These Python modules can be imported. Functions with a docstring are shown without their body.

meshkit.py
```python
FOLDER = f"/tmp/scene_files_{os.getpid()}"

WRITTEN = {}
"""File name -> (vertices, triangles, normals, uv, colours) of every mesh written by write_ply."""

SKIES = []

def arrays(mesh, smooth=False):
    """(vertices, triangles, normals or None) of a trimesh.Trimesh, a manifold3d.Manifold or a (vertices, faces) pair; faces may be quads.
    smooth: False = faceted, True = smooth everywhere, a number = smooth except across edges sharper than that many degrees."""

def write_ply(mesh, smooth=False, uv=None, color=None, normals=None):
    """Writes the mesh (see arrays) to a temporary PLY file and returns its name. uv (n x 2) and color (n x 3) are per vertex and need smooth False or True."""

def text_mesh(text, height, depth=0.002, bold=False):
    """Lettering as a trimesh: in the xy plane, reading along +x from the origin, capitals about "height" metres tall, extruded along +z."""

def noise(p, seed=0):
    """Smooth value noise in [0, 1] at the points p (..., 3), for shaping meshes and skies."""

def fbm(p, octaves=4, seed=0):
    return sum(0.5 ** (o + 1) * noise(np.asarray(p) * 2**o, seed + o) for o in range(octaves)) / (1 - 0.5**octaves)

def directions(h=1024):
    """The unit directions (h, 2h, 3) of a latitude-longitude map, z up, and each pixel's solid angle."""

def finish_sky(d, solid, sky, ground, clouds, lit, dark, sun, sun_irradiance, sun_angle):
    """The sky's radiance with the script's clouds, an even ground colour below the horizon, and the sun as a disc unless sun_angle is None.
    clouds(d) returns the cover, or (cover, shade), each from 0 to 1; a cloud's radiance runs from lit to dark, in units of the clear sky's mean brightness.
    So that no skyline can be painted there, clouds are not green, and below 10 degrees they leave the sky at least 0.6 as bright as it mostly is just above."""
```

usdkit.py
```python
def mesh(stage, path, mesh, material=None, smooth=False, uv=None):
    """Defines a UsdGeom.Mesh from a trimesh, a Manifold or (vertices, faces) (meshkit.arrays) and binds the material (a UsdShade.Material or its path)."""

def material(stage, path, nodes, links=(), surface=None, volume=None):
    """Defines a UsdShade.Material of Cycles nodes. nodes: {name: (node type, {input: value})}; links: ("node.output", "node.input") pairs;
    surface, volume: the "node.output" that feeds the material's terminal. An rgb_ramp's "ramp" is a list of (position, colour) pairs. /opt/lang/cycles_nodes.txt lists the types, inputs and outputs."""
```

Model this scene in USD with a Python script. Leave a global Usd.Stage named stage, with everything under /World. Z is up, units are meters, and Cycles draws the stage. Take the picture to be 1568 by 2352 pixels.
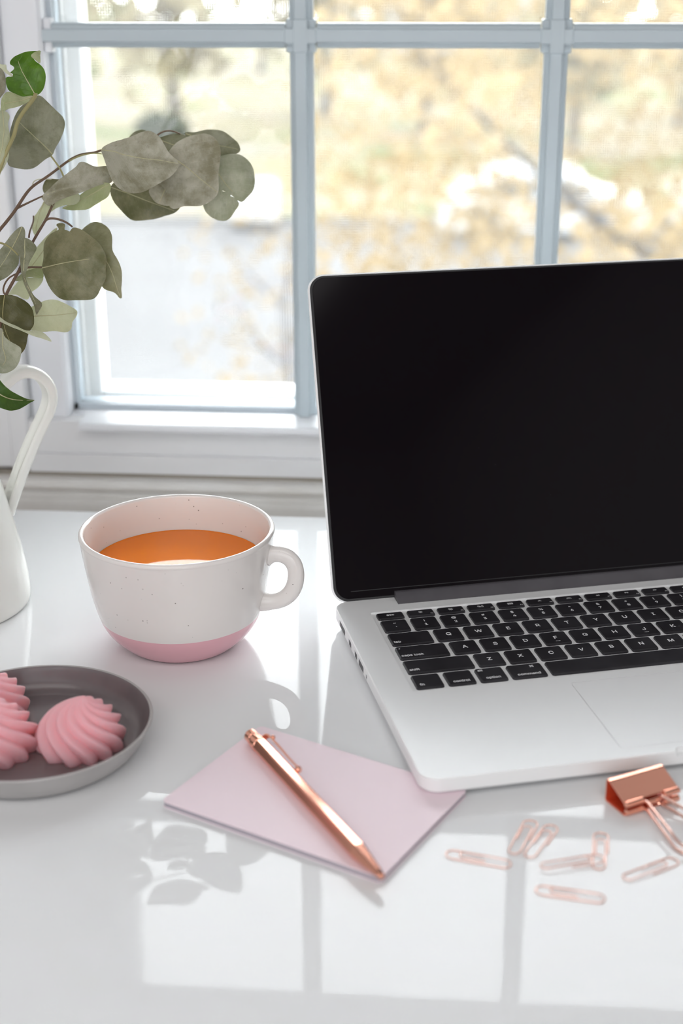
import math, random
import numpy as np
import trimesh
import manifold3d as m3
import meshkit, usdkit
from scipy.interpolate import CubicSpline
from scipy.spatial import Delaunay
from shapely.geometry import Polygon, LineString, Point
from shapely import contains_xy
from pxr import Usd, UsdGeom, UsdLux, UsdShade, Gf, Sdf, Vt

random.seed(7)
rng = np.random.default_rng(7)
stage = Usd.Stage.CreateInMemory()
UsdGeom.SetStageUpAxis(stage, UsdGeom.Tokens.z)
UsdGeom.SetStageMetersPerUnit(stage, 1.0)
UsdGeom.Xform.Define(stage, '/World')
UsdGeom.Scope.Define(stage, '/World/Looks')

# ------------------------------------------------------------------ camera
# the desk top is z = 0, x runs along the window wall, y towards the window
RIGHT = (0.9970676662525977, 0.07649120971129078, -0.002272388721491709)
UP = (-0.02543922791507492, 0.3593154499336296, 0.9328693655180654)
FWD = (-0.07217281064696802, 0.9300760733810415, -0.36020769443117157)
CAM_H = 0.40524
cam = UsdGeom.Camera.Define(stage, '/World/camera')
cam.AddTransformOp().Set(Gf.Matrix4d(*RIGHT, 0, *UP, 0, *[-c for c in FWD], 0, 0, 0, CAM_H, 1))
cam.CreateHorizontalApertureAttr(24.0)
cam.CreateVerticalApertureAttr(36.0)
cam.CreateFocalLengthAttr(3361.47 * 24.0 / 1568)
cam.CreateFStopAttr(5.1)
cam.CreateFocusDistanceAttr(0.895)
cam.CreateClippingRangeAttr(Gf.Vec2f(0.02, 2000))
cam.CreateExposureAttr(0.0)

# ------------------------------------------------------------------ light
SKY, CEIL_FILL, REAR_FILL = 4.4, 2.3, 1.8
dome = UsdLux.DomeLight.Define(stage, '/World/overcast_sky')
dome.CreateIntensityAttr(SKY)
dome.CreateColorAttr(Gf.Vec3f(0.95, 0.98, 1.0))
ceil_fill = UsdLux.RectLight.Define(stage, '/World/added_ceiling_fill')     # unseen soft fill added under the ceiling
ceil_fill.CreateWidthAttr(2.6)
ceil_fill.CreateHeightAttr(1.3)
ceil_fill.CreateIntensityAttr(CEIL_FILL)
ceil_fill.CreateColorAttr(Gf.Vec3f(1.0, 0.97, 0.95))
ceil_fill.AddTranslateOp().Set(Gf.Vec3d(-0.1, -0.95, 1.70))
rear_fill = UsdLux.RectLight.Define(stage, '/World/added_rear_fill')  # unseen fill light added behind the camera to brighten room-facing sides
rear_fill.CreateWidthAttr(2.8)
rear_fill.CreateHeightAttr(1.7)
rear_fill.CreateIntensityAttr(REAR_FILL)
rear_fill.CreateColorAttr(Gf.Vec3f(0.95, 0.97, 1.0))
rear_fill.AddTranslateOp().Set(Gf.Vec3d(-0.2, -2.37, 0.65))
rear_fill.AddRotateXOp().Set(90.0)

# ------------------------------------------------------------------ helpers
used = {}
def numbered(parent, name):
    k = (parent, name)
    n = used.get(k, 0)
    used[k] = n + 1
    return name if n == 0 else '%s_%03d' % (name, n)

def tag(p, label=None, cat=None, group=None, kind=None):
    p = p.GetPrim() if hasattr(p, 'GetPrim') else p
    for k, v in (('label', label), ('category', cat), ('group', group), ('kind', kind)):
        if v:
            p.SetCustomDataByKey(k, v)
    return p

def thing(name, label=None, cat=None, loc=(0, 0, 0), rz=0.0, group=None, kind=None):
    x = UsdGeom.Xform.Define(stage, '/World/' + numbered('/World', name))
    x.AddTranslateOp().Set(Gf.Vec3d(*loc))
    if rz:
        x.AddRotateZOp().Set(math.degrees(rz))
    return tag(x, label, cat, group, kind)

def part(parent, name, mesh, mat, smooth=False, label=None, kind=None):
    pp = str(parent.GetPath()) if parent is not None else '/World'
    m = usdkit.mesh(stage, pp + '/' + numbered(pp, name), mesh, mat, smooth)
    return tag(m, label, kind=kind)

def solo(name, mesh, mat, label=None, cat=None, smooth=False, group=None, kind=None):
    return tag(part(None, name, mesh, mat, smooth), label, cat, group, kind)

def cat(ms):
    return trimesh.util.concatenate(ms)

def hull(pts):
    return trimesh.Trimesh(np.asarray(pts, float)).convex_hull if False else trimesh.convex.convex_hull(np.asarray(pts, float))

def bx(x0, x1, y0, y1, z0, z1, c=0.0):
    """box, its edges chamfered by c"""
    if not c:
        b = trimesh.creation.box((x1 - x0, y1 - y0, z1 - z0))
        b.apply_translation(((x0 + x1) / 2, (y0 + y1) / 2, (z0 + z1) / 2))
        return b
    pts = []
    for sx, a in ((1, x0), (-1, x1)):
        for sy, b in ((1, y0), (-1, y1)):
            for sz, d in ((1, z0), (-1, z1)):
                pts += [(a, b + sy * c, d + sz * c), (a + sx * c, b, d + sz * c), (a + sx * c, b + sy * c, d)]
    return hull(pts)

def slab(x0, x1, y0, y1, r, levels, n=6):
    """rounded rectangle slab; levels are (z, inset)"""
    pts = []
    for z, i in levels:
        rr = max(r - i, 1e-5)
        for cx, cy, a0 in ((x1 - r, y1 - r, 0), (x0 + r, y1 - r, 90), (x0 + r, y0 + r, 180), (x1 - r, y0 + r, 270)):
            for k in range(n + 1):
                a = math.radians(a0 + 90 * k / n)
                pts.append((cx + rr * math.cos(a), cy + rr * math.sin(a), z))
    return hull(pts)

def mani(m):
    m = trimesh.Trimesh(m.vertices, m.faces, process=True)
    return m3.Manifold(m3.Mesh(np.asarray(m.vertices, np.float32), np.asarray(m.faces, np.uint32)))

def tri(m):
    q = m.to_mesh()
    return trimesh.Trimesh(q.vert_properties[:, :3], q.tri_verts, process=False)

def lathe(profile, n=96, r_of=None):
    """revolve (r, z) points; r_of(theta, r, z) may vary the radius"""
    prof = np.asarray(profile, float)
    th = np.arange(n) / n * 2 * np.pi
    rows = []
    for r, z in prof:
        rr = np.full(n, r) if r_of is None else r_of(th, r, z)
        rows.append(np.stack([rr * np.cos(th), rr * np.sin(th), np.full(n, z)], 1))
    v = np.vstack(rows)
    f = []
    for i in range(len(prof) - 1):
        a = i * n + np.arange(n)
        b = i * n + (np.arange(n) + 1) % n
        f += [np.stack([a, b, b + n], 1), np.stack([a, b + n, a + n], 1)]
    m = trimesh.Trimesh(v, np.vstack(f), process=True)
    m.update_faces(m.nondegenerate_faces())
    return m

def smooth_path(pts, n):
    pts = np.asarray(pts, float)
    d = np.r_[0, np.cumsum(np.linalg.norm(np.diff(pts, axis=0), axis=1) ** 0.5 + 1e-9)]
    return CubicSpline(d, pts)(np.linspace(0, d[-1], n))

def sweep(path, radii, ns=10, section=None, up=(0, 0, 1), closed=False, caps=True):
    """tube (or any 2D section) along a path"""
    p = np.asarray(path, float)
    r = np.broadcast_to(np.asarray(radii, float), (len(p),))
    if section is None:
        a = np.arange(ns) / ns * 2 * np.pi
        section = np.stack([np.cos(a), np.sin(a)], 1)
    section = np.asarray(section, float)
    ns = len(section)
    if closed:
        t = np.roll(p, -1, 0) - np.roll(p, 1, 0)
    else:
        t = np.gradient(p, axis=0)
    t /= np.linalg.norm(t, axis=1, keepdims=True)
    u = np.asarray(up, float)
    if abs(t[0] @ u) > 0.9:
        u = np.array([1.0, 0, 0])
    rows = []
    for i in range(len(p)):
        u = u - t[i] * (u @ t[i])
        u /= np.linalg.norm(u)
        s = np.cross(t[i], u)
        rows.append(p[i] + r[i] * (section[:, :1] * s + section[:, 1:] * u))
    v = np.vstack(rows)
    f = []
    m = len(p) if closed else len(p) - 1
    for i in range(m):
        a = i * ns + np.arange(ns)
        b = i * ns + (np.arange(ns) + 1) % ns
        j = (((i + 1) % len(p)) - i) * ns
        f += [np.stack([a, b, b + j], 1), np.stack([a, b + j, a + j], 1)]
    f = np.vstack(f)
    if caps and not closed:
        v = np.vstack([v, p[0], p[-1]])
        a = np.arange(ns)
        b = (a + 1) % ns
        e = (len(p) - 1) * ns
        f = np.vstack([f, np.stack([b, a, np.full(ns, len(v) - 2)], 1), np.stack([a + e, b + e, np.full(ns, len(v) - 1)], 1)])
    m_ = trimesh.Trimesh(v, f, process=False)
    if m_.volume < 0:
        m_.invert()
    return m_

def extrude(poly, h, axis='z', off=0.0):
    m = trimesh.creation.extrude_polygon(poly, h, engine='earcut')
    v = m.vertices.copy()
    v[:, 2] += off
    if axis == 'x':      # polygon in (y, z), extruded along x
        v = v[:, [2, 0, 1]]
    elif axis == 'y':    # polygon in (x, z), extruded along y
        v = v[:, [0, 2, 1]]
    q = trimesh.Trimesh(v, m.faces, process=False)
    if q.volume < 0:
        q.invert()
    return q

def moved(m, t=(0, 0, 0), rz=0.0, M=None):
    m = m.copy()
    if M is not None:
        m.apply_transform(M)
    if rz:
        m.apply_transform(trimesh.transformations.rotation_matrix(rz, (0, 0, 1)))
    m.apply_translation(t)
    return m

def srgb(r, g, b):
    return tuple((c / 255 / 12.92 if c <= 10 else ((c / 255 + 0.055) / 1.055) ** 2.4) for c in (r, g, b))

# ------------------------------------------------------------------ materials
def mat(name, nodes, links=(), surface='p.BSDF'):
    return usdkit.material(stage, '/World/Looks/' + name, nodes, links, surface=surface)

def pbr(name, color, rough=0.5, vary=None, scale=30.0, bump=0.0, bump_scale=400.0, **kw):
    nodes = {'p': ('principled_bsdf', {'base_color': color, 'roughness': rough, **kw}), 'g': ('geometry', {})}
    links = []
    if vary is not None:
        nodes['n'] = ('noise_texture', {'scale': scale, 'detail': 4.0})
        nodes['r'] = ('rgb_ramp', {'ramp': [(0.35, color), (0.65, vary)]})
        links += [('g.position', 'n.vector'), ('n.fac', 'r.fac'), ('r.color', 'p.base_color')]
    if bump:
        nodes['bn'] = ('noise_texture', {'scale': bump_scale, 'detail': 3.0})
        nodes['b'] = ('bump', {'strength': bump, 'distance': 0.0004})
        links += [('g.position', 'bn.vector'), ('bn.fac', 'b.height'), ('b.normal', 'p.normal')]
    return mat(name, nodes, links)

M = {}
M['desk'] = pbr('desk_white_gloss', (0.84, 0.85, 0.86), 0.02, ior=1.26)
M['wall'] = pbr('painted_wall', (0.80, 0.80, 0.81), 0.7, bump=0.15, bump_scale=300)
M['ceiling'] = pbr('ceiling_paint', (0.28, 0.28, 0.28), 0.8)
M['floor'] = pbr('floor_wood', (0.42, 0.34, 0.27), 0.45, vary=(0.50, 0.41, 0.33), scale=6)
M['vinyl'] = pbr('white_window_vinyl', (0.80, 0.815, 0.85), 0.35)
M['vinyl_out'] = pbr('white_outer_frame', (0.74, 0.75, 0.75), 0.4)
M['grille'] = pbr('pale_blue_grille', (0.47, 0.54, 0.58), 0.3)
M['gasket'] = pbr('blue_grey_gasket', (0.55, 0.61, 0.66), 0.5)
M['trim'] = pbr('painted_trim', (0.84, 0.845, 0.86), 0.4, vary=(0.81, 0.815, 0.83), scale=9)
M['stool'] = pbr('painted_stool', (0.86, 0.855, 0.84), 0.4, vary=(0.76, 0.74, 0.71), scale=14)
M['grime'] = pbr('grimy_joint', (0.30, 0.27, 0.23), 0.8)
M['screen'] = pbr('fly_screen_fibre', (0.16, 0.165, 0.17), 0.6)
M['pane'] = mat('window_glass', {'t': ('transparent_bsdf', {'color': (0.97, 0.98, 0.98)}), 'g': ('glossy_bsdf', {'roughness': 0.0, 'color': (1, 1, 1)}),
    'f': ('fresnel', {'IOR': 1.45}), 'x': ('mix_closure', {})}, [('f.fac', 'x.fac'), ('t.BSDF', 'x.closure1'), ('g.BSDF', 'x.closure2')], 'x.closure')
M['alu'] = pbr('anodised_aluminium', (0.92, 0.93, 0.935), 0.45, metallic=0.18)
M['alu_dark'] = pbr('port_inside', (0.06, 0.06, 0.065), 0.5)
M['key'] = pbr('key_plastic', (0.019, 0.0175, 0.021), 0.33, vary=(0.032, 0.031, 0.036), scale=45)
M['legend'] = pbr('legend_white', (0.82, 0.82, 0.84), 0.5)
M['rubber'] = pbr('black_rubber', (0.02, 0.02, 0.022), 0.6)
M['display'] = mat('dark_display_glass', {'g': ('geometry', {}), 'v': ('voronoi_texture', {'scale': 45.0}), 'c': ('rgb_ramp', {'ramp': [(0.0, (1, 1, 1)), (0.012, (1, 1, 1)), (0.022, (0, 0, 0))]}),
    'n': ('noise_texture', {'scale': 16.0}), 'k': ('rgb_ramp', {'ramp': [(0.52, (0, 0, 0)), (0.60, (1, 1, 1))]}), 'm': ('math', {'math_type': 'multiply'}),
    'x': ('mix', {'color1': (0.0052, 0.0036, 0.0052), 'color2': (0.10, 0.10, 0.10)}), 'p': ('principled_bsdf', {'roughness': 0.08, 'ior': 1.22})},
    [('g.position', 'v.vector'), ('v.distance', 'c.fac'), ('g.position', 'n.vector'), ('n.fac', 'k.fac'), ('c.color', 'm.value1'), ('k.color', 'm.value2'), ('m.value', 'x.fac'), ('x.color', 'p.base_color')])
M['hinge'] = pbr('hinge_plastic', (0.085, 0.08, 0.09), 0.3, vary=(0.10, 0.095, 0.105), scale=60)
M['copper'] = pbr('rose_gold_metal', (0.92, 0.44, 0.32), 0.12, metallic=1.0)
M['copper_bounce'] = pbr('copper_bounce_red', (0.62, 0.07, 0.025), 0.35, metallic=0.2)  # red of light bouncing between copper faces, put into the colour
M['copper_soft'] = pbr('rose_gold_wire', (0.95, 0.62, 0.53), 0.25, metallic=1.0)
M['cover'] = pbr('pink_notebook_cover', (0.92, 0.77, 0.83), 0.55, bump=0.05, bump_scale=900)
M['pages'] = pbr('shaded_page_edges', (0.40, 0.37, 0.42), 0.8)  # shade on the page edges is put into this grey
M['plate'] = pbr('grey_stoneware', (0.45, 0.435, 0.43), 0.35, vary=(0.41, 0.395, 0.39), scale=40)
M['glaze'] = pbr('brown_grey_glaze', (0.165, 0.14, 0.145), 0.26, vary=(0.19, 0.163, 0.168), scale=50)
M['meringue'] = pbr('pink_meringue', (0.96, 0.43, 0.475), 0.75, subsurface_weight=0.5, subsurface_scale=0.004, subsurface_radius=(1.0, 0.35, 0.3), specular_ior_level=0.2)
M['jug'] = pbr('cream_enamel', (0.80, 0.80, 0.76), 0.12)
M['pinkglaze'] = pbr('pink_glaze', (0.78, 0.43, 0.485), 0.12)
def speckled(name, col):
    return mat(name, {'g': ('geometry', {}), 'v': ('voronoi_texture', {'scale': 190.0, 'randomness': 1.0}), 'c': ('rgb_ramp', {'ramp': [(0.0, (1, 1, 1)), (0.055, (1, 1, 1)), (0.09, (0, 0, 0))]}),
        'n': ('noise_texture', {'scale': 70.0, 'detail': 2.0}), 'k': ('rgb_ramp', {'ramp': [(0.44, (0, 0, 0)), (0.60, (1, 1, 1))]}), 'm': ('math', {'math_type': 'multiply'}),
        'x': ('mix', {'color1': col, 'color2': (0.10, 0.075, 0.06)}), 'p': ('principled_bsdf', {'roughness': 0.08})},
        [('g.position', 'v.vector'), ('v.distance', 'c.fac'), ('g.position', 'n.vector'), ('n.fac', 'k.fac'), ('c.color', 'm.value1'), ('k.color', 'm.value2'), ('m.value', 'x.fac'), ('x.color', 'p.base_color')])
M['cup'] = speckled('speckled_cream_glaze', (0.80, 0.765, 0.74))
M['tea'] = pbr('amber_tea', (0.92, 0.22, 0.0), 0.03, ior=1.33, specular_ior_level=0.4)

def leafmat(name, a, b, trans, tcol, rough=0.38, scale=48.0, vein=0.18):
    """blotchy leaf with side veins: st holds millimetres along and across the midrib"""
    va = tuple(min(1.0, x * 1.5 + .04) for x in b)
    dk = tuple(x * .62 for x in a)
    return mat(name, {'g': ('geometry', {}), 'n': ('noise_texture', {'scale': scale, 'detail': 6.0, 'roughness': 0.7}), 'r': ('rgb_ramp', {'ramp': [(0.40, a), (0.60, b)]}),
        'n3': ('noise_texture', {'scale': 210.0, 'detail': 4.0, 'roughness': 0.7}), 'r3': ('rgb_ramp', {'ramp': [(0.58, (0, 0, 0)), (0.78, (.55, .55, .55))]}), 'm3': ('mix', {'color2': dk}),
        'uv': ('uvmap', {'attribute': 'st'}), 's': ('separate_xyz', {}), 'ab': ('math', {'math_type': 'absolute'}), 'k': ('math', {'math_type': 'multiply', 'value2': -0.85}),
        'ad': ('math', {'math_type': 'add'}), 'nz': ('math', {'math_type': 'multiply_add', 'value2': 4.0}), 'dv': ('math', {'math_type': 'multiply', 'value2': 0.21}), 'fr': ('math', {'math_type': 'fraction'}),
        'rv': ('rgb_ramp', {'ramp': [(0.0, (1, 1, 1)), (0.045, (0, 0, 0)), (0.955, (0, 0, 0)), (1.0, (1, 1, 1))]}), 'vf': ('math', {'math_type': 'multiply', 'value2': vein}), 'mv': ('mix', {'color2': va}),
        'n2': ('noise_texture', {'scale': 500.0, 'detail': 3.0}), 'bh': ('math', {'math_type': 'multiply_add', 'value2': 0.6}), 'b': ('bump', {'strength': 0.35, 'distance': 0.0005}),
        'p': ('principled_bsdf', {'roughness': rough, 'specular_ior_level': 0.5}), 't': ('translucent_bsdf', {'color': tcol}), 'x': ('mix_closure', {'fac': trans})},
        [('g.position', 'n.vector'), ('n.fac', 'r.fac'), ('g.position', 'n3.vector'), ('n3.fac', 'r3.fac'), ('r3.color', 'm3.fac'), ('r.color', 'm3.color1'),
         ('uv.UV', 's.vector'), ('s.y', 'ab.value1'), ('ab.value', 'k.value1'), ('s.x', 'ad.value1'), ('k.value', 'ad.value2'), ('n.fac', 'nz.value1'), ('ad.value', 'nz.value3'), ('nz.value', 'dv.value1'), ('dv.value', 'fr.value1'), ('fr.value', 'rv.fac'),
         ('rv.color', 'vf.value1'), ('vf.value', 'mv.fac'), ('m3.color', 'mv.color1'), ('mv.color', 'p.base_color'),
         ('g.position', 'n2.vector'), ('rv.color', 'bh.value1'), ('n2.fac', 'bh.value3'), ('bh.value', 'b.height'), ('b.normal', 'p.normal'),
         ('p.BSDF', 'x.closure1'), ('t.BSDF', 'x.closure2')], 'x.closure')
M['sage'] = leafmat('leaf_sage', (0.27, 0.255, 0.165), (0.47, 0.455, 0.36), 0.10, (0.25, 0.28, 0.12))
M['sage_light'] = leafmat('leaf_sage_light', (0.32, 0.34, 0.22), (0.50, 0.51, 0.39), 0.18, (0.35, 0.4, 0.2))
M['green_grey'] = leafmat('leaf_green_grey', (0.19, 0.20, 0.11), (0.33, 0.33, 0.23), 0.15, (0.25, 0.3, 0.1))
M['olive'] = leafmat('leaf_olive', (0.135, 0.14, 0.055), (0.26, 0.25, 0.14), 0.15, (0.25, 0.27, 0.06))
M['olive_light'] = leafmat('leaf_olive_light', (0.25, 0.25, 0.13), (0.38, 0.37, 0.24), 0.25, (0.35, 0.38, 0.12))
M['dark_olive'] = leafmat('leaf_dark_olive', (0.085, 0.085, 0.025), (0.13, 0.125, 0.045), 0.12, (0.2, 0.18, 0.03))
M['pale'] = leafmat('leaf_pale', (0.62, 0.64, 0.46), (0.72, 0.73, 0.57), 0.35, (0.62, 0.66, 0.42))
M['pale_green'] = leafmat('leaf_pale_green', (0.42, 0.46, 0.25), (0.55, 0.57, 0.37), 0.3, (0.45, 0.52, 0.2))
M['vivid'] = leafmat('leaf_vivid', (0.07, 0.16, 0.008), (0.13, 0.27, 0.02), 0.25, (0.2, 0.42, 0.02), rough=0.35)
M['vivid_dark'] = leafmat('leaf_vivid_dark', (0.035, 0.09, 0.006), (0.07, 0.15, 0.012), 0.2, (0.12, 0.28, 0.01), rough=0.4)
M['stem'] = pbr('stem_brown', (0.16, 0.10, 0.065), 0.6)
M['stem_light'] = pbr('stem_olive', (0.34, 0.31, 0.14), 0.6)
M['stem_pale'] = pbr('stem_pale', (0.55, 0.52, 0.40), 0.6)
M['vein'] = pbr('leaf_vein', (0.52, 0.50, 0.30), 0.6)

# ------------------------------------------------------------------ the room
def struct(name, mesh, mat_, label=None, smooth=False):
    return solo(name, mesh, mat_, label, None, smooth, kind='structure')

RX0, RX1, RY0, RZ0, RZ1 = -1.7, 2.0, -2.4, -0.74, 1.75
WY = 1.142                                    # room face of the window wall
OX0, OX1, OZ0, OZ1 = -0.352, 0.305, 0.0, 1.17  # the hole for the window
struct('wall_back', cat([bx(RX0, OX0, WY, 1.30, RZ0, RZ1), bx(OX1, RX1, WY, 1.30, RZ0, RZ1), bx(OX0, OX1, WY, 1.30, RZ0, OZ0), bx(OX0, OX1, WY, 1.30, OZ1, RZ1)]), M['wall'], 'white painted wall around the window')
struct('wall_left', bx(RX0 - 0.12, RX0, RY0, 1.30, RZ0, RZ1), M['wall'])
struct('wall_right', bx(RX1, RX1 + 0.12, RY0, 1.30, RZ0, RZ1), M['wall'])
struct('wall_front', bx(RX0 - 0.12, RX1 + 0.12, RY0 - 0.12, RY0, RZ0, RZ1), M['wall'])
struct('ceiling', bx(RX0 - 0.12, RX1 + 0.12, RY0 - 0.12, 1.30, RZ1, RZ1 + 0.12), M['ceiling'])
struct('floor', bx(RX0 - 0.12, RX1 + 0.12, RY0 - 0.12, 1.30, RZ0 - 0.12, RZ0), M['floor'])

w2 = thing('window_2', 'white frame added around the unseen rear fill light', None, kind='structure')   # frame added around the rear fill, no window known there
part(w2, 'frame', cat([bx(-1.68, -1.6, RY0, -2.35, -.28, 1.58, .004), bx(1.2, 1.28, RY0, -2.35, -.28, 1.58, .004), bx(-1.6, 1.2, RY0, -2.35, -.28, -.2, .004), bx(-1.6, 1.2, RY0, -2.35, 1.5, 1.58, .004)]), M['vinyl'])
struct('trim_6', cat([bx(-1.43, -1.4, -1.63, -.27, 1.69, RZ1, .003), bx(1.2, 1.23, -1.63, -.27, 1.69, RZ1, .003), bx(-1.4, 1.2, -1.63, -1.6, 1.69, RZ1, .003), bx(-1.4, 1.2, -.30, -.27, 1.69, RZ1, .003)]), M['trim'], 'white surround added around the unseen ceiling fill light')  # surround added to go with the ceiling fill light

# window: two sashes, each with a snap-in grille in front of its glass, and a fly screen outside
XL, XR = -0.3146, 0.2682
XC = (-0.1186, 0.0718)
ZB, ZR, ZT = 0.0435, 0.3432, 0.567
win = thing('window_1', 'white window with pale grille bars above the desk', None, kind='structure')

def sash(z0, z1, zr, zlow, zhigh):
    y0, y1 = 1.1385, 1.180
    part(win, 'sash_frame', cat([bx(-0.3465, XL, y0, y1, zlow, zhigh, .0026), bx(XR, 0.301, y0, y1, zlow, zhigh, .0026),
                                 bx(XL, XR, y0 + .004, y1, zlow, z0, .0012), bx(XL, XR, y0, y1, z1, zhigh, .0012)]), M['vinyl'])
    e = .0016                                # glazing bead round the pane, a step further out
    ya, yb = 1.1585, 1.1795
    part(win, 'glazing_bead', cat([bx(XL, XL + .0035, ya, yb, z0, z1), bx(XR - .0035, XR, ya, yb, z0, z1), bx(XL, XR, ya, yb, z0, z0 + .005), bx(XL, XR, ya, yb, z1 - .003, z1)]), M['gasket'])
    part(win, 'glass_pane', bx(XL - .003, XR + .003, 1.168, 1.171, z0 - .003, z1 + .003), M['pane'])
    # grille: stepped colonial profile bars with cross pieces
    w, yf, yk = .0089, 1.1405, 1.157
    prof = lambda y: [(-w, yk), (-w, y + .0075), (-w + .0022, y + .0058), (-.0050, y + .0052), (-.0040, y), (.0040, y), (.0050, y + .0052), (w - .0022, y + .0058), (w, y + .0075), (w, yk)]
    P2 = Polygon(prof(yf))
    for xc in XC:
        for a, b in ((z0, zr - .012), (zr + .012, z1)):
            m = extrude(P2, b - a, 'z', a)
            m.apply_translation((xc, 0, 0))
            part(win, 'grille_bar', m, M['grille'])
    ends = [XL] + list(XC) + [XR]
    for i in range(3):
        a, b = ends[i] + (.012 if i else 0), ends[i + 1] - (.012 if i < 2 else 0)
        m = extrude(P2, b - a, 'z', a)
        v = m.vertices.copy()
        m = trimesh.Trimesh(np.stack([v[:, 2], v[:, 1], v[:, 0] + zr], 1), m.faces)
        m.fix_normals()
        part(win, 'grille_bar', m, M['grille'])
    for xc in XC:
        k = .0112
        part(win, 'grille_cross', cat([bx(xc - k, xc + k, yf + .0045, yk, zr - k - .0008, zr + k + .0008, .0008),
                                       bx(xc - .0056, xc + .0056, yf - .0008, yk, zr - k - .001, zr + k + .001, .0008), bx(xc - k - .001, xc + k + .001, yf - .0005, yk, zr - .0056, zr + .0056, .0008)]), M['grille'])
    for sx in (XL, XR):                       # end clips of the rail
        s = 1 if sx == XL else -1
        part(win, 'grille_clip', bx(min(sx, sx + s * .006), max(sx, sx + s * .006), yf + .004, yk, zr - .0125, zr + .0125, .0008), M['vinyl'])

sash(ZB, ZT, ZR, 0.012, 0.590)
sash(0.634, 1.130, 0.882, 0.592, 1.165)

# outer screen frame with its mesh
SY = 1.200
sx0, sx1, sz0, sz1 = -0.2975, 0.252, 0.0505, 1.12
part(win, 'screen_frame', cat([bx(-.3205, sx0, SY - .012, SY + .014, .026, 1.15, .0012), bx(sx1, .275, SY - .012, SY + .014, .026, 1.15, .0012),
                               bx(sx0, sx1, SY - .012, SY + .014, .026, sz0, .0012), bx(sx0, sx1, SY - .012, SY + .014, sz1, 1.15, .0012)]), M['vinyl_out'])
part(win, 'screen_frame_lip', cat([bx(-.3205, -.3085, SY - .018, SY - .0115, .026, 1.15, .001), bx(-.3085, .275, SY - .018, SY - .0115, .026, .0385, .001)]), M['vinyl_out'])
part(win, 'outer_frame', cat([bx(OX0, -.3195, 1.181, 1.305, OZ0, OZ1), bx(.2745, OX1, 1.181, 1.305, OZ0, OZ1), bx(-.3195, .2745, 1.181, 1.305, OZ0, .0265), bx(-.3195, .2745, 1.181, 1.305, 1.1495, OZ1)]), M['vinyl_out'])
wires = []
pitch, hw = 0.0016, 0.00012
for x in np.arange(sx0, sx1, pitch):
    wires.append(bx(x - hw, x + hw, SY - hw, SY + hw, sz0 - .001, sz1 + .001))
for z in np.arange(sz0, sz1, pitch):
    wires.append(bx(sx0 - .001, sx1 + .001, SY + hw * .2, SY + hw * 2.2, z - hw, z + hw))
part(win, 'screen_mesh', cat(wires), M['screen'], kind='stuff')

# trim round the window on the room side
struct('trim_1', cat([bx(-.43, -.3467, 1.128, WY + .01, .0, 1.19, .002), bx(-.362, -.3467, 1.1255, 1.13, .0, 1.19, .0012)]), M['trim'], 'white window casing left of the sash')
struct('trim_2', cat([bx(.3025, .385, 1.128, WY + .01, .0, 1.19, .002)]), M['trim'])
struct('trim_3', bx(-.43, .385, 1.125, WY + .01, 1.167, 1.25, .002), M['trim'])
t4 = thing('trim_4', 'white apron and ledge under the window', None, kind='structure')
part(t4, 'apron', cat([bx(-.3465, .301, 1.1265, WY, .0150, .0425, .0008), bx(-.3465, .301, 1.1235, WY, -.0010, .0150, .0008)]), M['trim'])
led = Polygon([(1.1145, .0380), (1.1130, .0405), (1.1135, .0435), (1.116, .0450), (1.146, .0462), (1.146, .0380)])
part(t4, 'ledge', extrude(led, .301 + .3005, 'x', -.3005), M['vinyl'], smooth=40)
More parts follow.
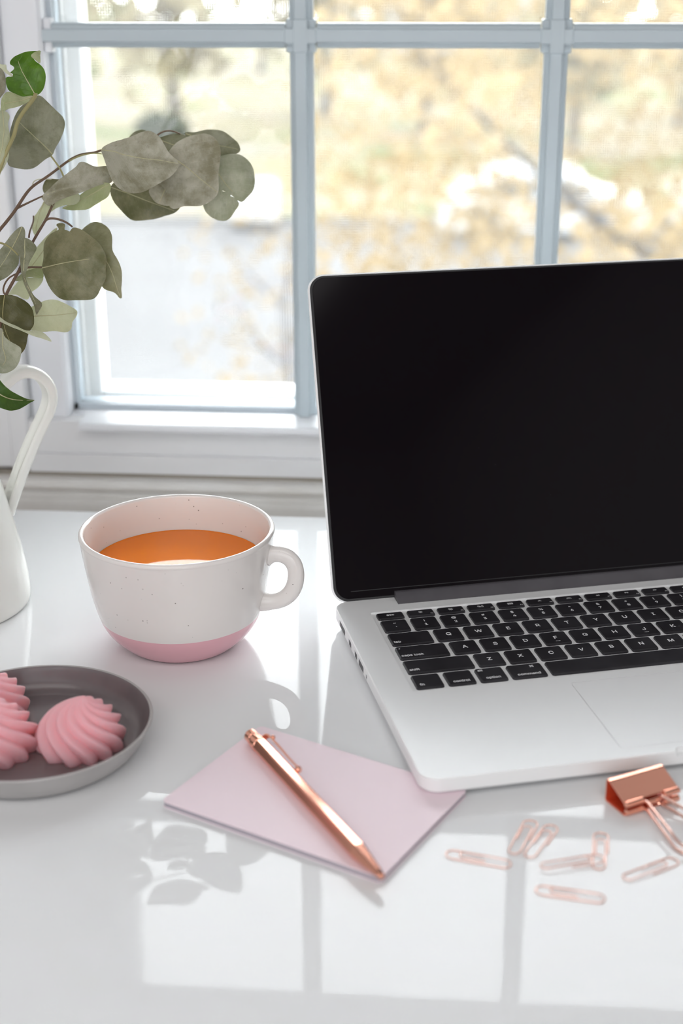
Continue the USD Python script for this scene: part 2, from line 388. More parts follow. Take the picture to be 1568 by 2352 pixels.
part(t4, 'joint', bx(-.43, .385, 1.1245, WY, -.0045, -.0008), M['grime'])
st = [(1.142, -.004), (1.1145, -.0042), (1.1120, -.0060), (1.1110, -.0095), (1.1125, -.0125), (1.1165, -.0150), (1.1160, -.0180), (1.1105, -.0205), (1.1090, -.0240), (1.1100, -.085), (1.142, -.085)]
struct('trim_5', extrude(Polygon(st), .43 + .385, 'x', -.43), M['stool'], 'cream moulding below the window behind the desk', smooth=25)

# ------------------------------------------------------------------ desk
desk = thing('desk', 'glossy white desk in front of the window', 'desk', (0, 0, 0))
prof = []
part(desk, 'desk_top', slab(-0.95, 1.05, 0.30, 1.0345, .006, [(0.0, .0012), (-.0012, 0), (-.0288, 0), (-.03, .0012)], 4), M['desk'], smooth=25)
for lx in (-0.90, 1.0):
    for ly_ in (0.35, 0.985):
        part(desk, 'leg', bx(lx - .025, lx + .025, ly_ - .025, ly_ + .025, RZ0, -.03, .002), M['trim'])
part(desk, 'side_rail', cat([bx(-.87, .97, .34, .36, -.10, -.03), bx(-.87, .97, .975, .995, -.10, -.03)]), M['trim'])

# ------------------------------------------------------------------ laptop
# local frame: origin at the lower left of the key field, x along the rows, y towards the hinge
U, VP = .01905, .01866
LZ = .0135
BX0, BX1, BY0, BY1 = -.0212, 14.5 * U + .0212, -.0942, .1262
lap = thing('laptop', 'open silver laptop with black keys and dark screen on the desk', 'laptop', (-.0154090, .7356261, 0), .288234)
KX1 = 14.5 * U
KY1 = 5 * VP + .0112
base = mani(slab(BX0, BX1, BY0, BY1, .0105, [(LZ, .0005), (LZ - .0005, 0), (.0062, 0), (.0038, .0025), (.0020, .010), (.0014, .016)], 8))
well = mani(slab(-.0016, KX1 + .0002, -.0014, KY1 + .0016, .0016, [(LZ - .0009, 0), (LZ + .002, 0)], 4))
base = base - well
base = base - mani(bx(.0190, KX1 - .0190, .1148, .1400, .0050, .0200))
TPX0, TPX1, TPY0, TPY1 = .0885, KX1 - .0885, -.0852, -.0098
base = base - mani(slab(TPX0, TPX1, TPY0, TPY1, .0022, [(LZ - .0006, 0), (LZ + .002, 0)], 4))
sc = slab(.1150, .1612, -.099, -.0895, .004, [(LZ - .0030, .001), (LZ + .003, 0)], 6)
base = base - mani(sc)
ports = [('magnet_port', .0898, .1062, .0058, .0106), ('display_port', .0722, .0800, .0058, .0104), ('display_port', .0560, .0634, .0058, .0104), ('usb_port', .0390, .0530, .0056, .0106), ('audio_jack', .0300, .0334, .0064, .0098)]
for n_, a, b, c, d in ports:
    base = base - mani(slab(-c - (d - c), -c, a, b, .0008, [(-.03, 0), (-.003, 0)], 3) if False else bx(-.03, BX0 + .0028, a, b, c, d, .0006))
part(lap, 'base', tri(base), M['alu'], smooth=28)
for n_, a, b, c, d in ports:
    part(lap, n_, bx(BX0 + .0003, BX0 + .0030, a, b, c, d, .0005), M['alu_dark'])
part(lap, 'trackpad', slab(TPX0 + .00035, TPX1 - .00035, TPY0 + .00035, TPY1 - .00035, .0019, [(LZ - .00055, 0), (LZ - .0001, 0), (LZ, .0001)], 4), M['alu'], smooth=28)
for fx, fy in ((.0, -.075), (KX1, -.075), (0, .105), (KX1, .105)):
    part(lap, 'foot', moved(trimesh.creation.cylinder(.006, .0016, sections=24), (fx, fy, .0008)), M['rubber'])
# hinge cover, filling the cut-out at the back
hg = Polygon([(.1151, .0060), (.1151, .0130), (.1156, .0136), (.1190, .0156), (.1230, .0176), (.1248, .0181), (.1262, .0178), (.1258, .0130), (.1245, .0060)])
part(lap, 'hinge_cover', extrude(hg, KX1 - .0384, 'x', .0192), M['hinge'], smooth=30)

# lid, leaning back
LA = 1.195
LM = np.eye(4)
LM[:3, 0] = (1, 0, 0)
LM[:3, 1] = (0, math.cos(LA), math.sin(LA))
LM[:3, 2] = (0, -math.sin(LA), math.cos(LA))
LM[:3, 3] = (0, .1253, .0120)
LH = .2120
def lidm(m):
    return moved(m, M=LM)
part(lap, 'lid', lidm(slab(BX0, BX1, .0005, LH, .0105, [(-.0048, .0022), (-.0040, .0006), (-.0028, 0), (-.0008, 0), (-.0003, .0005)], 10)), M['alu'], smooth=28)
part(lap, 'lid_gasket', lidm(slab(BX0 + .0010, BX1 - .0010, .0015, LH - .0010, .0095, [(-.0005, 0), (.0001, 0), (.0005, .0005)], 10)), M['rubber'], smooth=28)
part(lap, 'screen', lidm(slab(BX0 + .0026, BX1 - .0026, .0030, LH - .0022, .0085, [(-.0002, 0), (.0006, 0), (.0008, .0002)], 10)), M['display'], smooth=20, label='dark glass screen, switched off')
part(lap, 'screen_edge_line', lidm(bx(BX0 + .012, BX1 - .012, .0075, .0079, .0005, .00088)), M['rubber'])

# keyboard
def text(s, h, bold=False):
    m = meshkit.text_mesh(s, h, .00006, bold)
    return m
def centre(m, x, y, anchor='c'):
    b = m.bounds
    dx = {'c': x - (b[0][0] + b[1][0]) / 2, 'l': x - b[0][0], 'r': x - b[1][0]}[anchor]
    m.apply_translation((dx, y - (b[0][1] + b[1][1]) / 2 if anchor == 'c' else y, 0))
    return m
KT = .0140
def key(x0, x1, y0, y1, legends=()):
    g = .00125
    m = slab(x0 + g, x1 - g, y0 + g, y1 - g, .0016, [(LZ - .0009, 0), (KT - .0004, .0002), (KT, .0007)], 3)
    k = part(lap, 'key', m, M['key'], smooth=35)
    if legends:
        ms = []
        for what, dx, dy, h, anchor in legends:
            t = glyph(what, h)
            b = t.bounds
            cx = {'c': (x0 + x1) / 2 + dx, 'l': x0 + g + dx, 'r': x1 - g + dx}[anchor]
            ax = {'c': (b[0][0] + b[1][0]) / 2, 'l': b[0][0], 'r': b[1][0]}[anchor]
            cy = (y0 + y1) / 2 + dy
            yc = (b[0][1] + b[1][1]) / 2 if anchor == 'c' else 0
            t.apply_translation((cx - ax, cy - yc, KT + .00001))
            ms.append(t)
        part(k, 'legend', cat(ms), M['legend'])
    return k

def pol(shape, h=.00006):
    gs = getattr(shape, 'geoms', [shape])
    return cat([trimesh.creation.extrude_polygon(g_, h, engine='earcut') for g_ in gs])
def ring(x, y, r, w, a0=0, a1=360, n=20):
    a = np.radians(np.linspace(a0, a1, n))
    return LineString(np.stack([x + r * np.cos(a), y + r * np.sin(a)], 1)).buffer(w / 2)
def line(*pts, w=.12):
    return LineString(pts).buffer(w / 2, cap_style=2)
def union(gs):
    from shapely import union_all
    return union_all(gs)
from shapely import affinity
def sun(k):
    return union([ring(0, 0, .22, .12)] + [line((.38 * math.cos(a), .38 * math.sin(a)), (k * math.cos(a), k * math.sin(a)), w=.1) for a in np.arange(8) * math.pi / 4])
def icon(n):
    B = lambda x0, y0, x1, y1: Polygon([(x0, y0), (x1, y0), (x1, y1), (x0, y1)])
    fr = lambda x0, y0, x1, y1: B(x0, y0, x1, y1).difference(B(x0 + .1, y0 + .1, x1 - .1, y1 - .1))
    T = lambda x, s=1: Polygon([(x, -.3), (x + .5 * s, 0), (x, .3)])
    if n == 'dim': return sun(.55)
    if n == 'bright': return sun(.68)
    if n == 'windows': return union([fr(-.8, -.05, -.2, .4), fr(-.55, -.4, .05, 0), fr(.25, -.4, .75, .4)])
    if n == 'grid': return union([fr(-.75 + .53 * i, -.42 + .47 * j, -.33 + .53 * i, -.05 + .47 * j) for i in range(3) for j in range(2)])
    if n == 'kdim': return union([ring(0, -.2, .2, .1, 0, 180)] + [line((.38 * math.cos(a), -.2 + .38 * math.sin(a)), (.5 * math.cos(a), -.2 + .5 * math.sin(a)), w=.12) for a in np.linspace(0, math.pi, 5)])
    if n == 'kbright': return union([ring(0, -.2, .2, .1, 0, 180)] + [line((.4 * math.cos(a), -.2 + .4 * math.sin(a)), (.7 * math.cos(a), -.2 + .7 * math.sin(a)), w=.1) for a in np.linspace(0, math.pi, 7)])
    if n == 'rew': return union([T(0, -1), T(.5, -1)])
    if n == 'play': return union([T(-.5), B(.1, -.3, .22, .3), B(.34, -.3, .46, .3)])
    if n == 'fwd': return union([T(-.5), T(0)])
    if n in ('mute', 'vold', 'volu'):
        s = Polygon([(-.6, -.12), (-.4, -.12), (-.1, -.35), (-.1, .35), (-.4, .12), (-.6, .12)])
        return union([s] + [ring(-.1, 0, .25 + .2 * i, .1, -40, 40) for i in range({'mute': 0, 'vold': 1, 'volu': 3}[n])])
    if n == 'power': return union([ring(0, 0, .35, .12, 125, 415), line((0, .1), (0, .5), w=.12)])
    if n == 'cmd':
        c = []
        for sx_, sy_ in ((1, 1), (1, -1), (-1, 1), (-1, -1)):
            c.append(ring(.42 * sx_, .42 * sy_, .2, .12))
        return union(c + [line((-.42, .22), (.42, .22)), line((-.42, -.22), (.42, -.22)), line((.22, -.42), (.22, .42)), line((-.22, -.42), (-.22, .42))])
    if n == 'dot': return Point(0, 0).buffer(.3)
    if n == 'bump': return B(-1.0, -.12, 1.0, .12)
    if n in ('left', 'right', 'up', 'down'):
        return affinity.rotate(T(-.2), {'right': 0, 'up': 90, 'left': 180, 'down': 270}[n], origin=(0, 0))
    if n == 'ret': return union([line((.4, .3), (.4, -.1), (-.4, -.1)), Polygon([(-.5, -.1), (-.2, .15), (-.2, -.35)])])
glyphs = {}
ICONS = ('dim', 'bright', 'windows', 'grid', 'kdim', 'kbright', 'rew', 'play', 'fwd', 'mute', 'vold', 'volu', 'power', 'cmd', 'dot', 'bump', 'left', 'right', 'up', 'down', 'ret')
def glyph(what, h):
    if (what, h) not in glyphs:
        if what.startswith('@') and what[1:] in ICONS:
            g_ = pol(affinity.scale(icon(what[1:]), h, h, origin=(0, 0)))
        else:
            g_ = text(what, h, h > .0015)
        glyphs[(what, h)] = g_
    return glyphs[(what, h)].copy()

fw = 14.5 * U / 14
fn = [('esc', None)] + [('@' + i, 'F%d' % (k + 1)) for k, i in enumerate(('dim', 'bright', 'windows', 'grid', 'kdim', 'kbright', 'rew', 'play', 'fwd', 'mute', 'vold', 'volu'))] + [('@power', None)]
for i, (a, b) in enumerate(fn):
    lg = [(a, 0, .0002, .0022, 'c')] if a == 'esc' else [(a, -.0002, .0004, .0024, 'c')]
    if b:
        lg.append((b, -.0012, -.0030, .0011, 'r'))
    key(i * fw, (i + 1) * fw, 5 * VP, KY1, lg)
y = 4 * VP
for i, (a, b) in enumerate(zip('`1234567890-=', '~!@#$%^&*()_+')):
    key(i * U, (i + 1) * U, y, y + VP, [(b, 0, .0030, .0024, 'c'), (a, 0, -.0022, .0026, 'c')])
key(13 * U, 14.5 * U, y, y + VP, [('delete', -.0012, -.0052, .0022, 'r')])
y = 3 * VP
key(0, 1.5 * U, y, y + VP, [('tab', .0014, -.0052, .0022, 'l')])
for i, a in enumerate('QWERTYUIOP'):
    key((1.5 + i) * U, (2.5 + i) * U, y, y + VP, [(a, 0, 0, .0034, 'c')])
for i, (a, b) in enumerate((('[', '{'), (']', '}'), ('\\', '|'))):
    key((11.5 + i) * U, (12.5 + i) * U, y, y + VP, [(b, 0, .0030, .0024, 'c'), (a, 0, -.0022, .0024, 'c')])
y = 2 * VP
key(0, 1.75 * U, y, y + VP, [('@dot', .0020, .0050, .0014, 'l'), ('caps lock', .0014, -.0052, .0022, 'l')])
for i, a in enumerate('ASDFGHJKL'):
    lg = [(a, 0, 0, .0034, 'c')]
    if a in 'FJ':
        lg.append(('@bump', 0, -.0048, .0014, 'c'))
    key((1.75 + i) * U, (2.75 + i) * U, y, y + VP, lg)
for i, (a, b) in enumerate(((';', ':'), ("'", '"'))):
    key((10.75 + i) * U, (11.75 + i) * U, y, y + VP, [(b, 0, .0030, .0024, 'c'), (a, 0, -.0022, .0024, 'c')])
key(12.75 * U, 14.5 * U, y, y + VP, [('return', -.0012, -.0052, .0022, 'r')])
y = VP
key(0, 2.25 * U, y, y + VP, [('shift', .0014, -.0052, .0022, 'l')])
for i, a in enumerate('ZXCVBNM'):
    key((2.25 + i) * U, (3.25 + i) * U, y, y + VP, [(a, 0, 0, .0034, 'c')])
for i, (a, b) in enumerate(((',', '<'), ('.', '>'), ('/', '?'))):
    key((9.25 + i) * U, (10.25 + i) * U, y, y + VP, [(b, 0, .0030, .0024, 'c'), (a, 0, -.0022, .0024, 'c')])
key(12.25 * U, 14.5 * U, y, y + VP, [('shift', -.0012, -.0052, .0022, 'r')])
y = 0
key(0, U, y, y + VP, [('fn', .0026, -.0052, .0022, 'l')])
key(U, 2 * U, y, y + VP, [('control', 0, -.0044, .0022, 'c')])
key(2 * U, 3 * U, y, y + VP, [('alt', .0014, .0042, .0020, 'l'), ('option', 0, -.0044, .0022, 'c')])
key(3 * U, 4.25 * U, y, y + VP, [('@cmd', .0042, .0044, .0018, 'c'), ('command', 0, -.0044, .0022, 'c')])
key(4.25 * U, 9.25 * U, y, y + VP)
key(9.25 * U, 10.5 * U, y, y + VP, [('@cmd', -.0042, .0044, .0018, 'c'), ('command', 0, -.0044, .0022, 'c')])
key(10.5 * U, 11.5 * U, y, y + VP, [('alt', -.0014, .0042, .0020, 'r'), ('option', 0, -.0044, .0022, 'c')])
key(11.5 * U, 12.5 * U, y, y + VP * .54, [('@left', 0, 0, .0022, 'c')])
key(12.5 * U, 13.5 * U, y, y + VP * .54, [('@down', 0, 0, .0022, 'c')])
key(12.5 * U, 13.5 * U, y + VP * .46, y + VP, [('@up', 0, 0, .0022, 'c')])
key(13.5 * U, 14.5 * U, y, y + VP * .54, [('@right', 0, 0, .0022, 'c')])

# ------------------------------------------------------------------ cup of tea
CX, CY = -.1640, .8177
CS = 1.0
cup = thing('teacup', 'speckled cream teacup dipped in pink, left of the laptop', 'cup', (CX, CY, 0))
OUT = [(.0310, .0000), (.0335, .0007), (.0368, .0030), (.0425, .0085), (.0472, .0150), (.0500, .0215)]
OUT2 = [(.0500, .0215), (.0522, .0290), (.0545, .0400), (.0563, .0510), (.0579, .0625), (.0592, .0727)]
RIM = [(.0592, .0727), (.0595, .0738), (.0590, .0752), (.0580, .0757), (.0569, .0753), (.0562, .0742)]
INN = [(.0562, .0742), (.0546, .0620), (.0530, .0510), (.0508, .0400), (.0482, .0290), (.0447, .0190), (.0380, .0110), (.0270, .0070), (.0, .0062)]
OUT, OUT2, RIM, INN = ([(r * CS, z) for r, z in q] for q in (OUT, OUT2, RIM, INN))
def fine(p, k=4):
    p = np.asarray(p, float)
    return smooth_path(p, len(p) * k)
part(cup, 'body', lathe(np.vstack([fine(OUT2), fine(RIM)[1:], fine(INN)[1:-1], [(0.0, .0062)]]), 128), M['cup'], smooth=60)
part(cup, 'pink_base', lathe(np.vstack([[(0.0, .0012), (.0285, .0012), (.0295, .0)], fine(OUT)]), 128), M['pinkglaze'], smooth=50, label='dusty pink glazed lower part of the cup')
ha = math.radians(-6)
hp = [(.0545, .0605), (.0610, .0628), (.0675, .0618), (.0722, .0575), (.0738, .0500), (.0718, .0405), (.0665, .0340), (.0590, .0310), (.0505, .0305)]
hp = smooth_path([(r * math.cos(ha), r * math.sin(ha), z) for r, z in hp], 48)
rad = .0041 + .0012 * np.clip(np.abs(np.linspace(-1, 1, 48)) - .75, 0, 1) * 4
sec = [(1.25 * math.cos(a), .92 * math.sin(a)) for a in np.arange(16) / 16 * 2 * np.pi]
part(cup, 'handle', sweep(hp, rad, section=sec, up=(-math.sin(ha), math.cos(ha), 0)), M['cup'], smooth=True)
TZ = .0528
tp = [(0.0, .0066), (.0265, .0074), (.0375, .0114), (.0442, .0193), (.0477, .0292), (.0503, .0402), (.0522, .0500), (.0529, TZ + .0004), (.0522, TZ), (0.0, TZ)]
tp = [(r * CS, z) for r, z in tp]
solo('tea', moved(lathe(tp, 96), (CX, CY, 0)), M['tea'], 'amber tea filling the speckled cup', 'tea', smooth=40)

# ------------------------------------------------------------------ plate of meringues
PX, PY = -.2195, .6800
plate = thing('plate', 'grey stoneware plate holding pink meringues', 'plate', (PX, PY, 0))
po = [(0.0, .0010), (.047, .0010), (.0485, .0), (.0515, .0004), (.0560, .0035), (.0600, .0090), (.0625, .0150), (.0634, .0168), (.0641, .0174), (.0636, .0180), (.0624, .0178)]
pi_ = [(.0624, .0178), (.0612, .0150), (.0588, .0090), (.0556, .0053), (.0520, .0040), (.0, .0038)]
part(plate, 'dish', lathe(po, 128), M['plate'], smooth=50)
part(plate, 'inner_glaze', lathe(np.vstack([fine(pi_[:-1], 4), [(0.0, .0038)]]), 128), M['glaze'], smooth=60, label='darker brown grey glazed inside')

def meringue(R, H, n, twist, lean, seed):
    nt, nz = 264, 70
    th = np.arange(nt) / nt * 2 * np.pi
    rows = []
    for k in range(nz + 1):
        s = k / nz                              # 0 base .. 1 tip
        rr = R * (1 - s ** 2.0) ** .70 * (1 - .14 * (1 - s) ** 5)
        ph = n * (th + twist * s ** 1.5) + .9 * np.sin(th + seed) + .6 * np.sin(2 * th + 2 * seed)
        c = .78 * np.abs(np.sin(ph / 2)) + .22 * (1 - np.abs(np.cos(ph / 2)))   # crests and furrows
        amp = .26 * (1 - .75 * s) * (1 + .25 * np.sin(th * 2 + seed) + .2 * np.sin(th * 3 - seed))
        rad_ = rr * (1 - amp * .66 + amp * c) + .0006 * (1 - s)
        z = H * (s ** .95) * (1 - .04 * (1 - c) * (1 - s)) + .0016 * c * math.sin(math.pi * min(s * 1.15, 1))
        rows.append(np.stack([rad_ * np.cos(th) + lean[0] * s * s, rad_ * np.sin(th) + lean[1] * s * s, np.broadcast_to(z, th.shape)], 1))
    v = np.vstack(rows)
    v[:, 2] -= v[:, 2].min()
    f = []
    for i in range(nz):
        a = i * nt + np.arange(nt)
        b = i * nt + (np.arange(nt) + 1) % nt
        f += [np.stack([a, b, b + nt], 1), np.stack([a, b + nt, a + nt], 1)]
    v = np.vstack([v, [(0, 0, 0)]])
    a = np.arange(nt)
    f.append(np.stack([(a + 1) % nt, a, np.full(nt, len(v) - 1)], 1))
    return trimesh.Trimesh(v, np.vstack(f), process=False)

g = 'pink meringues on the plate'
for (x, y, R_, H_, tw, ln, rz, sd, lab) in (
        (-.1930, .6765, .0238, .0295, 2.0, (.0020, .0), .3, 1, 'pink swirled meringue nearest the rim, rightmost on the plate'),
        (-.2400, .6690, .0255, .0310, 2.0, (-.001, .002), 1.1, 2, 'pink swirled meringue at the picture edge, in front of another'),
        (-.2525, .7065, .0225, .0270, 2.0, (.001, 0), 2.0, 3, 'pink swirled meringue at the back of the plate')):
    m = meringue(R_, H_, 11, tw, ln, sd)
    x_ = thing('meringue', lab, 'meringue', (x, y, .0040), rz, g)
    part(x_, 'swirl', m, M['meringue'], smooth=True)

# ------------------------------------------------------------------ notebook and pen
nb = thing('notebook', 'small pale pink notebook lying under the pen', 'notebook', (-.0632, .6385, 0), -.4680)
part(nb, 'cover', slab(-.0640, .0640, -.0445, .0445, .0030, [(.0031, 0), (.0036, .0001), (.0037, .0004)], 6), M['cover'], smooth=25)
part(nb, 'pages', slab(-.0638, .0634, -.0442, .0440, .0030, [(.0006, 0), (.0031, 0)], 6), M['pages'], label='page edges with their shade put into the grey')
part(nb, 'back_cover', slab(-.0640, .0640, -.0445, .0445, .0030, [(.0, .0002), (.0006, 0)], 6), M['cover'])

A_, B_ = np.array([-.1032, .6890]), np.array([-.0252, .5642])
dirp = (B_ - A_) / np.linalg.norm(B_ - A_)
PL = float(np.linalg.norm(B_ - A_))
pen = thing('pen', 'rose gold ballpoint pen resting on the notebook', 'pen', (A_[0], A_[1], .0037 + .0042), math.atan2(dirp[1], dirp[0]))
def hexsec(c=.12):
    pts = []
    for k in range(6):
        a = math.radians(60 * k)
        p0 = np.array([math.cos(a), math.sin(a)])
        for q in (-1, 1):
            pn = np.array([math.cos(a + q * math.pi / 3), math.sin(a + q * math.pi / 3)])
            pts.append(tuple(p0 + (pn - p0) * c))
    return pts
HS = np.array(hexsec())                       # corners at the sides, flat faces on top and below
def along(xs, rs, section=None, ns=24):
    return sweep(np.array([(x, 0, 0) for x in xs]), rs, ns, section)
HR = .0048
part(pen, 'barrel', along([.0130, .0134, PL - .0235, PL - .0230], [HR - .0003, HR, HR, HR - .0002], HS), M['copper'])
part(pen, 'tip_cone', along([PL - .0230, PL - .0040, PL - .0015, PL - .0008], [HR - .0001, .0023, .0019, .0014], HS), M['copper'])
part(pen, 'point', along([PL - .001, PL, PL + .0004], [.0010, .0006, .0003]), M['copper'], smooth=40)
part(pen, 'button', along([0, .0006, .0050, .0052, .0098], [.0034, .0038, .0038, .0036, .0036]), M['copper'], smooth=30)
part(pen, 'collar', along([.0080, .0084, .0128, .0132], [.0040, .0044, .0044, .0040]), M['copper'], smooth=30)
# clip on the far upper side of the barrel
ca = math.radians(38)
def pz(x, d, s=0.0):
    return (x, d * math.cos(ca) - s * math.sin(ca), d * math.sin(ca) + s * math.cos(ca))
cp = smooth_path([pz(.0105, .0040), pz(.0115, .0062), pz(.0150, .0070), pz(.0300, .0068), pz(.0460, .0064), pz(.0500, .0066)], 40)
clip_ = part(pen, 'clip', sweep(cp, 1.0, section=np.array([(-.0016, -.0005), (.0016, -.0005), (.0016, .0005), (-.0016, .0005)]), up=pz(0, 1)), M['copper'], smooth=30)
part(clip_, 'clip_ball', moved(trimesh.creation.icosphere(3, .0019), pz(.0495, .0058)), M['copper'], smooth=True)
part(clip_, 'clip_rivet', moved(trimesh.creation.icosphere(3, .0013), pz(.0160, .0078)), M['copper'], smooth=True)

# ------------------------------------------------------------------ paper clips
def gem(L_=.0315, W_=.0071, r=.00036):
    pts = []
    def arc(cx, cy, rr, a0, a1, n=12):
        for a in np.radians(np.linspace(a0, a1, n)):
            pts.append((cx + rr * math.cos(a), cy + rr * math.sin(a), 0))
    ro, ri, rm = W_ / 2, W_ / 2 - .0012, W_ / 2 - .0006
    # free end on the upper side, outer loop at x = 0, full run to the far loop, back, inner loop
    pts += [(L_ * .55, ro, 0), (L_ * .3, ro, 0)]
    arc(ro, 0, ro, 90, 270)
    pts += [(L_ * .5, -ro, 0)]
    arc(L_ - rm, -ro + rm, rm, 270, 450)
    pts += [(L_ * .6, -ro + 2 * rm, 0)]
    cy = -ro + 2 * rm - ri
    arc(.0068 + ri, cy, ri, 90, 270)
    pts += [(L_ * .35, cy - ri, 0), (L_ * .62, cy - ri, 0)]
    p = np.array(pts, float)
    d = np.r_[0, np.cumsum(np.linalg.norm(np.diff(p, axis=0), axis=1))]
    q = np.stack([np.interp(np.linspace(0, d[-1], 150), d, p[:, k]) for k in range(3)], 1)
    s = np.linspace(0, d[-1], 150)
    q[:, 2] = r + 0.0008 * np.clip((s - d[-1] * .52) / (d[-1] * .12), 0, 1)   # the inner loop lies on top of the outer
    return sweep(q, r, 8)
GEM = gem()
gl = 'rose gold paper clips scattered in front of the laptop'
clips = [((.0035, .5968), (.0347, .5895), 'rose gold paper clip nearest the notebook, lying alone', 0),
         ((.0458, .6281), (.0353, .5963), 'rose gold paper clip, left of the touching pair', 0),
         ((.0559, .6246), (.0430, .5958), 'rose gold paper clip, right of the touching pair', 0),
         ((.0780, .5976), (.0489, .5874), 'rose gold paper clip lying crosswise over another clip', .0008),
         ((.0789, .6198), (.0755, .5858), 'rose gold paper clip pointing away, crossed by another clip', 0),
         ((.1126, .5994), (.0870, .5819), 'rose gold paper clip at far right below the binder clip', 0),
         ((.0449, .5710), (.0756, .5659), 'rose gold paper clip closest to the front of the desk', 0)]
for a, b, lab, z in clips:
    d = np.array(b) - np.array(a)
    x_ = thing('paper_clip', lab, 'paper clip', (a[0], a[1], z), math.atan2(d[1], d[0]), gl)
    part(x_, 'wire', GEM, M['copper_soft'], smooth=True)

# ------------------------------------------------------------------ binder clip
bc = thing('binder_clip', 'rose gold binder clip with wire handles, in front of the laptop', 'binder clip', (.0836, .6493, 0), math.atan2(.0166, .0285))
# local: x along the spine, -y towards the camera
BW = .0330
cs = LineString([(-.0156, .0007), (-.0006, .0006), (.0, .0012), (.0, .0118), (-.0003, .0126), (-.0010, .0129), (-.0026, .01285), (-.0034, .0124), (-.0150, .0076)]).buffer(.00042, join_style=1)
part(bc, 'body', extrude(cs, BW, 'x', 0), M['copper'], smooth=30)
def tabm(x0, x1, y, z, r=.00135):
    return sweep(np.array([(x0, y, z), (x0 + .0003, y, z), (x1 - .0003, y, z), (x1, y, z)]), [r * .8, r, r, r * .8], 16)
for x0, x1 in ((.0002, .0108), (.0236, .0330)):
    part(bc, 'lip_tab', tabm(x0, x1, -.0162, .0068, .0017), M['copper'], smooth=30)
    part(bc, 'lip_tab', tabm(x0 + .0004, x1, -.0164, .0024, .0017), M['copper'], smooth=30)
part(bc, 'middle_lip', tabm(.0142, .0214, -.0158, .0044, .0016), M['copper'], smooth=30)
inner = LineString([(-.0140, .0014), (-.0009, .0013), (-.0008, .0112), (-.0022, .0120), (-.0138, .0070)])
part(bc, 'bounce_liner', extrude(inner.buffer(.0002), BW - .0012, 'x', .0006), M['copper_bounce'], label='added liner, red of copper reflecting in copper put into its colour')  # liner added to carry the painted copper bounce
def handle(z0, z1, z2, k=0):
    half = [(.0010, -.0164, z0), (.0106, -.0164, z0), (.0118, -.0172, z0), (.0114, -.0195, z0 + .0003), (.0056, -.0460, z1), (.0048, -.0500, z1 - .0006), (.0054, -.0545, z2), (.0084, -.0572, z2), (.0165, -.0580, z2)]
    pts = half + [(BW - x, y, z) for x, y, z in half[-2::-1]]
    p = []
    for i in range(len(pts)):                    # round the corners
        p.append(pts[i])
    p = np.array(p)
    d = np.r_[0, np.cumsum(np.linalg.norm(np.diff(p, axis=0), axis=1))]
    q = np.stack([np.interp(np.linspace(0, d[-1], 200), d, p[:, c]) for c in range(3)], 1)
    for _ in range(6):
        q[1:-1] = (q[:-2] + 2 * q[1:-1] + q[2:]) / 4
    return sweep(q, .0008, 10)
part(bc, 'wire_handle', handle(.0066, .0066, .0046), M['copper_soft'], smooth=True)
part(bc, 'wire_handle', handle(.0024, .0016, .0009), M['copper_soft'], smooth=True)

# ------------------------------------------------------------------ jug
jug = thing('jug', 'cream enamel jug holding the leafy branches', 'jug', (-.3319, .8607, 0))
jo = [(.0540, .0), (.0568, .0016), (.0575, .0050), (.0566, .0200), (.0530, .0420), (.0488, .0620), (.0440, .0850), (.0400, .1080), (.0372, .1300), (.0362, .1480), (.0375, .1640), (.0405, .1780)]
ji = [(.0405, .1780), (.0408, .1792), (.0398, .1796), (.0386, .1780), (.0355, .1640), (.0342, .1480), (.0352, .1300), (.0380, .1080), (.0468, .0620), (.0545, .0200), (.0545, .0060), (.0, .0050)]
def spout(th, r, z):
    k = np.clip((z - .140) / .038, 0, 1) ** 1.5
    a = np.abs((th - math.radians(190) + np.pi) % (2 * np.pi) - np.pi)
    return r * (1 + .55 * k * np.exp(-(a / .42) ** 2))
part(jug, 'body', lathe(np.vstack([[(0.0, .001), (.0530, .001)], fine(jo), fine(ji[:4])[1:], fine(ji[3:-1])[1:], [(0.0, .005)]]), 120, spout), M['jug'], smooth=50)
JA = math.radians(40)
hp = [(.0350, .1270), (.0440, .1350), (.0540, .1410), (.0626, .1460), (.0712, .1472), (.0803, .1429), (.0860, .1356), (.0874, .1273), (.0846, .1181), (.0783, .1079), (.0705, .0947), (.0625, .0799), (.0553, .0649), (.0500, .0530)]
hp = smooth_path([(r * math.cos(JA), r * math.sin(JA), z) for r, z in hp], 90)
# strap with a groove along its inner face
hs = [(-.0068, -.0022), (-.0068, .0008), (-.0054, .0030), (-.0025, .0040), (.0025, .0040), (.0054, .0030), (.0068, .0008), (.0068, -.0022), (.0052, -.0036), (.0036, -.0022), (.0024, .0006), (-.0024, .0006), (-.0036, -.0022), (-.0052, -.0036)]
# the section's second axis points away from the loop's centre
def strap(path, section):
    c = path.mean(0)
    p = np.asarray(path)
    t = np.gradient(p, axis=0)
    t /= np.linalg.norm(t, axis=1, keepdims=True)
    side = np.array([-math.sin(JA), math.cos(JA), 0])
    sec_ = np.asarray(section)
    ns = len(sec_)
    rows = []
    for i in range(len(p)):
        out = np.cross(side, t[i])
        if i == 0 and out @ (p[i] + 1e-6 - c) < 0:
            pass
        rows.append(p[i] + sec_[:, :1] * side + sec_[:, 1:] * out)
    v = np.vstack(rows)
    f = []
    for i in range(len(p) - 1):
        a = i * ns + np.arange(ns)
        b = i * ns + (np.arange(ns) + 1) % ns
        f += [np.stack([a, b, b + ns], 1), np.stack([a, b + ns, a + ns], 1)]
    m = trimesh.Trimesh(v, np.vstack(f), process=False)
    if m.volume < 0:
        m.invert()
    return m
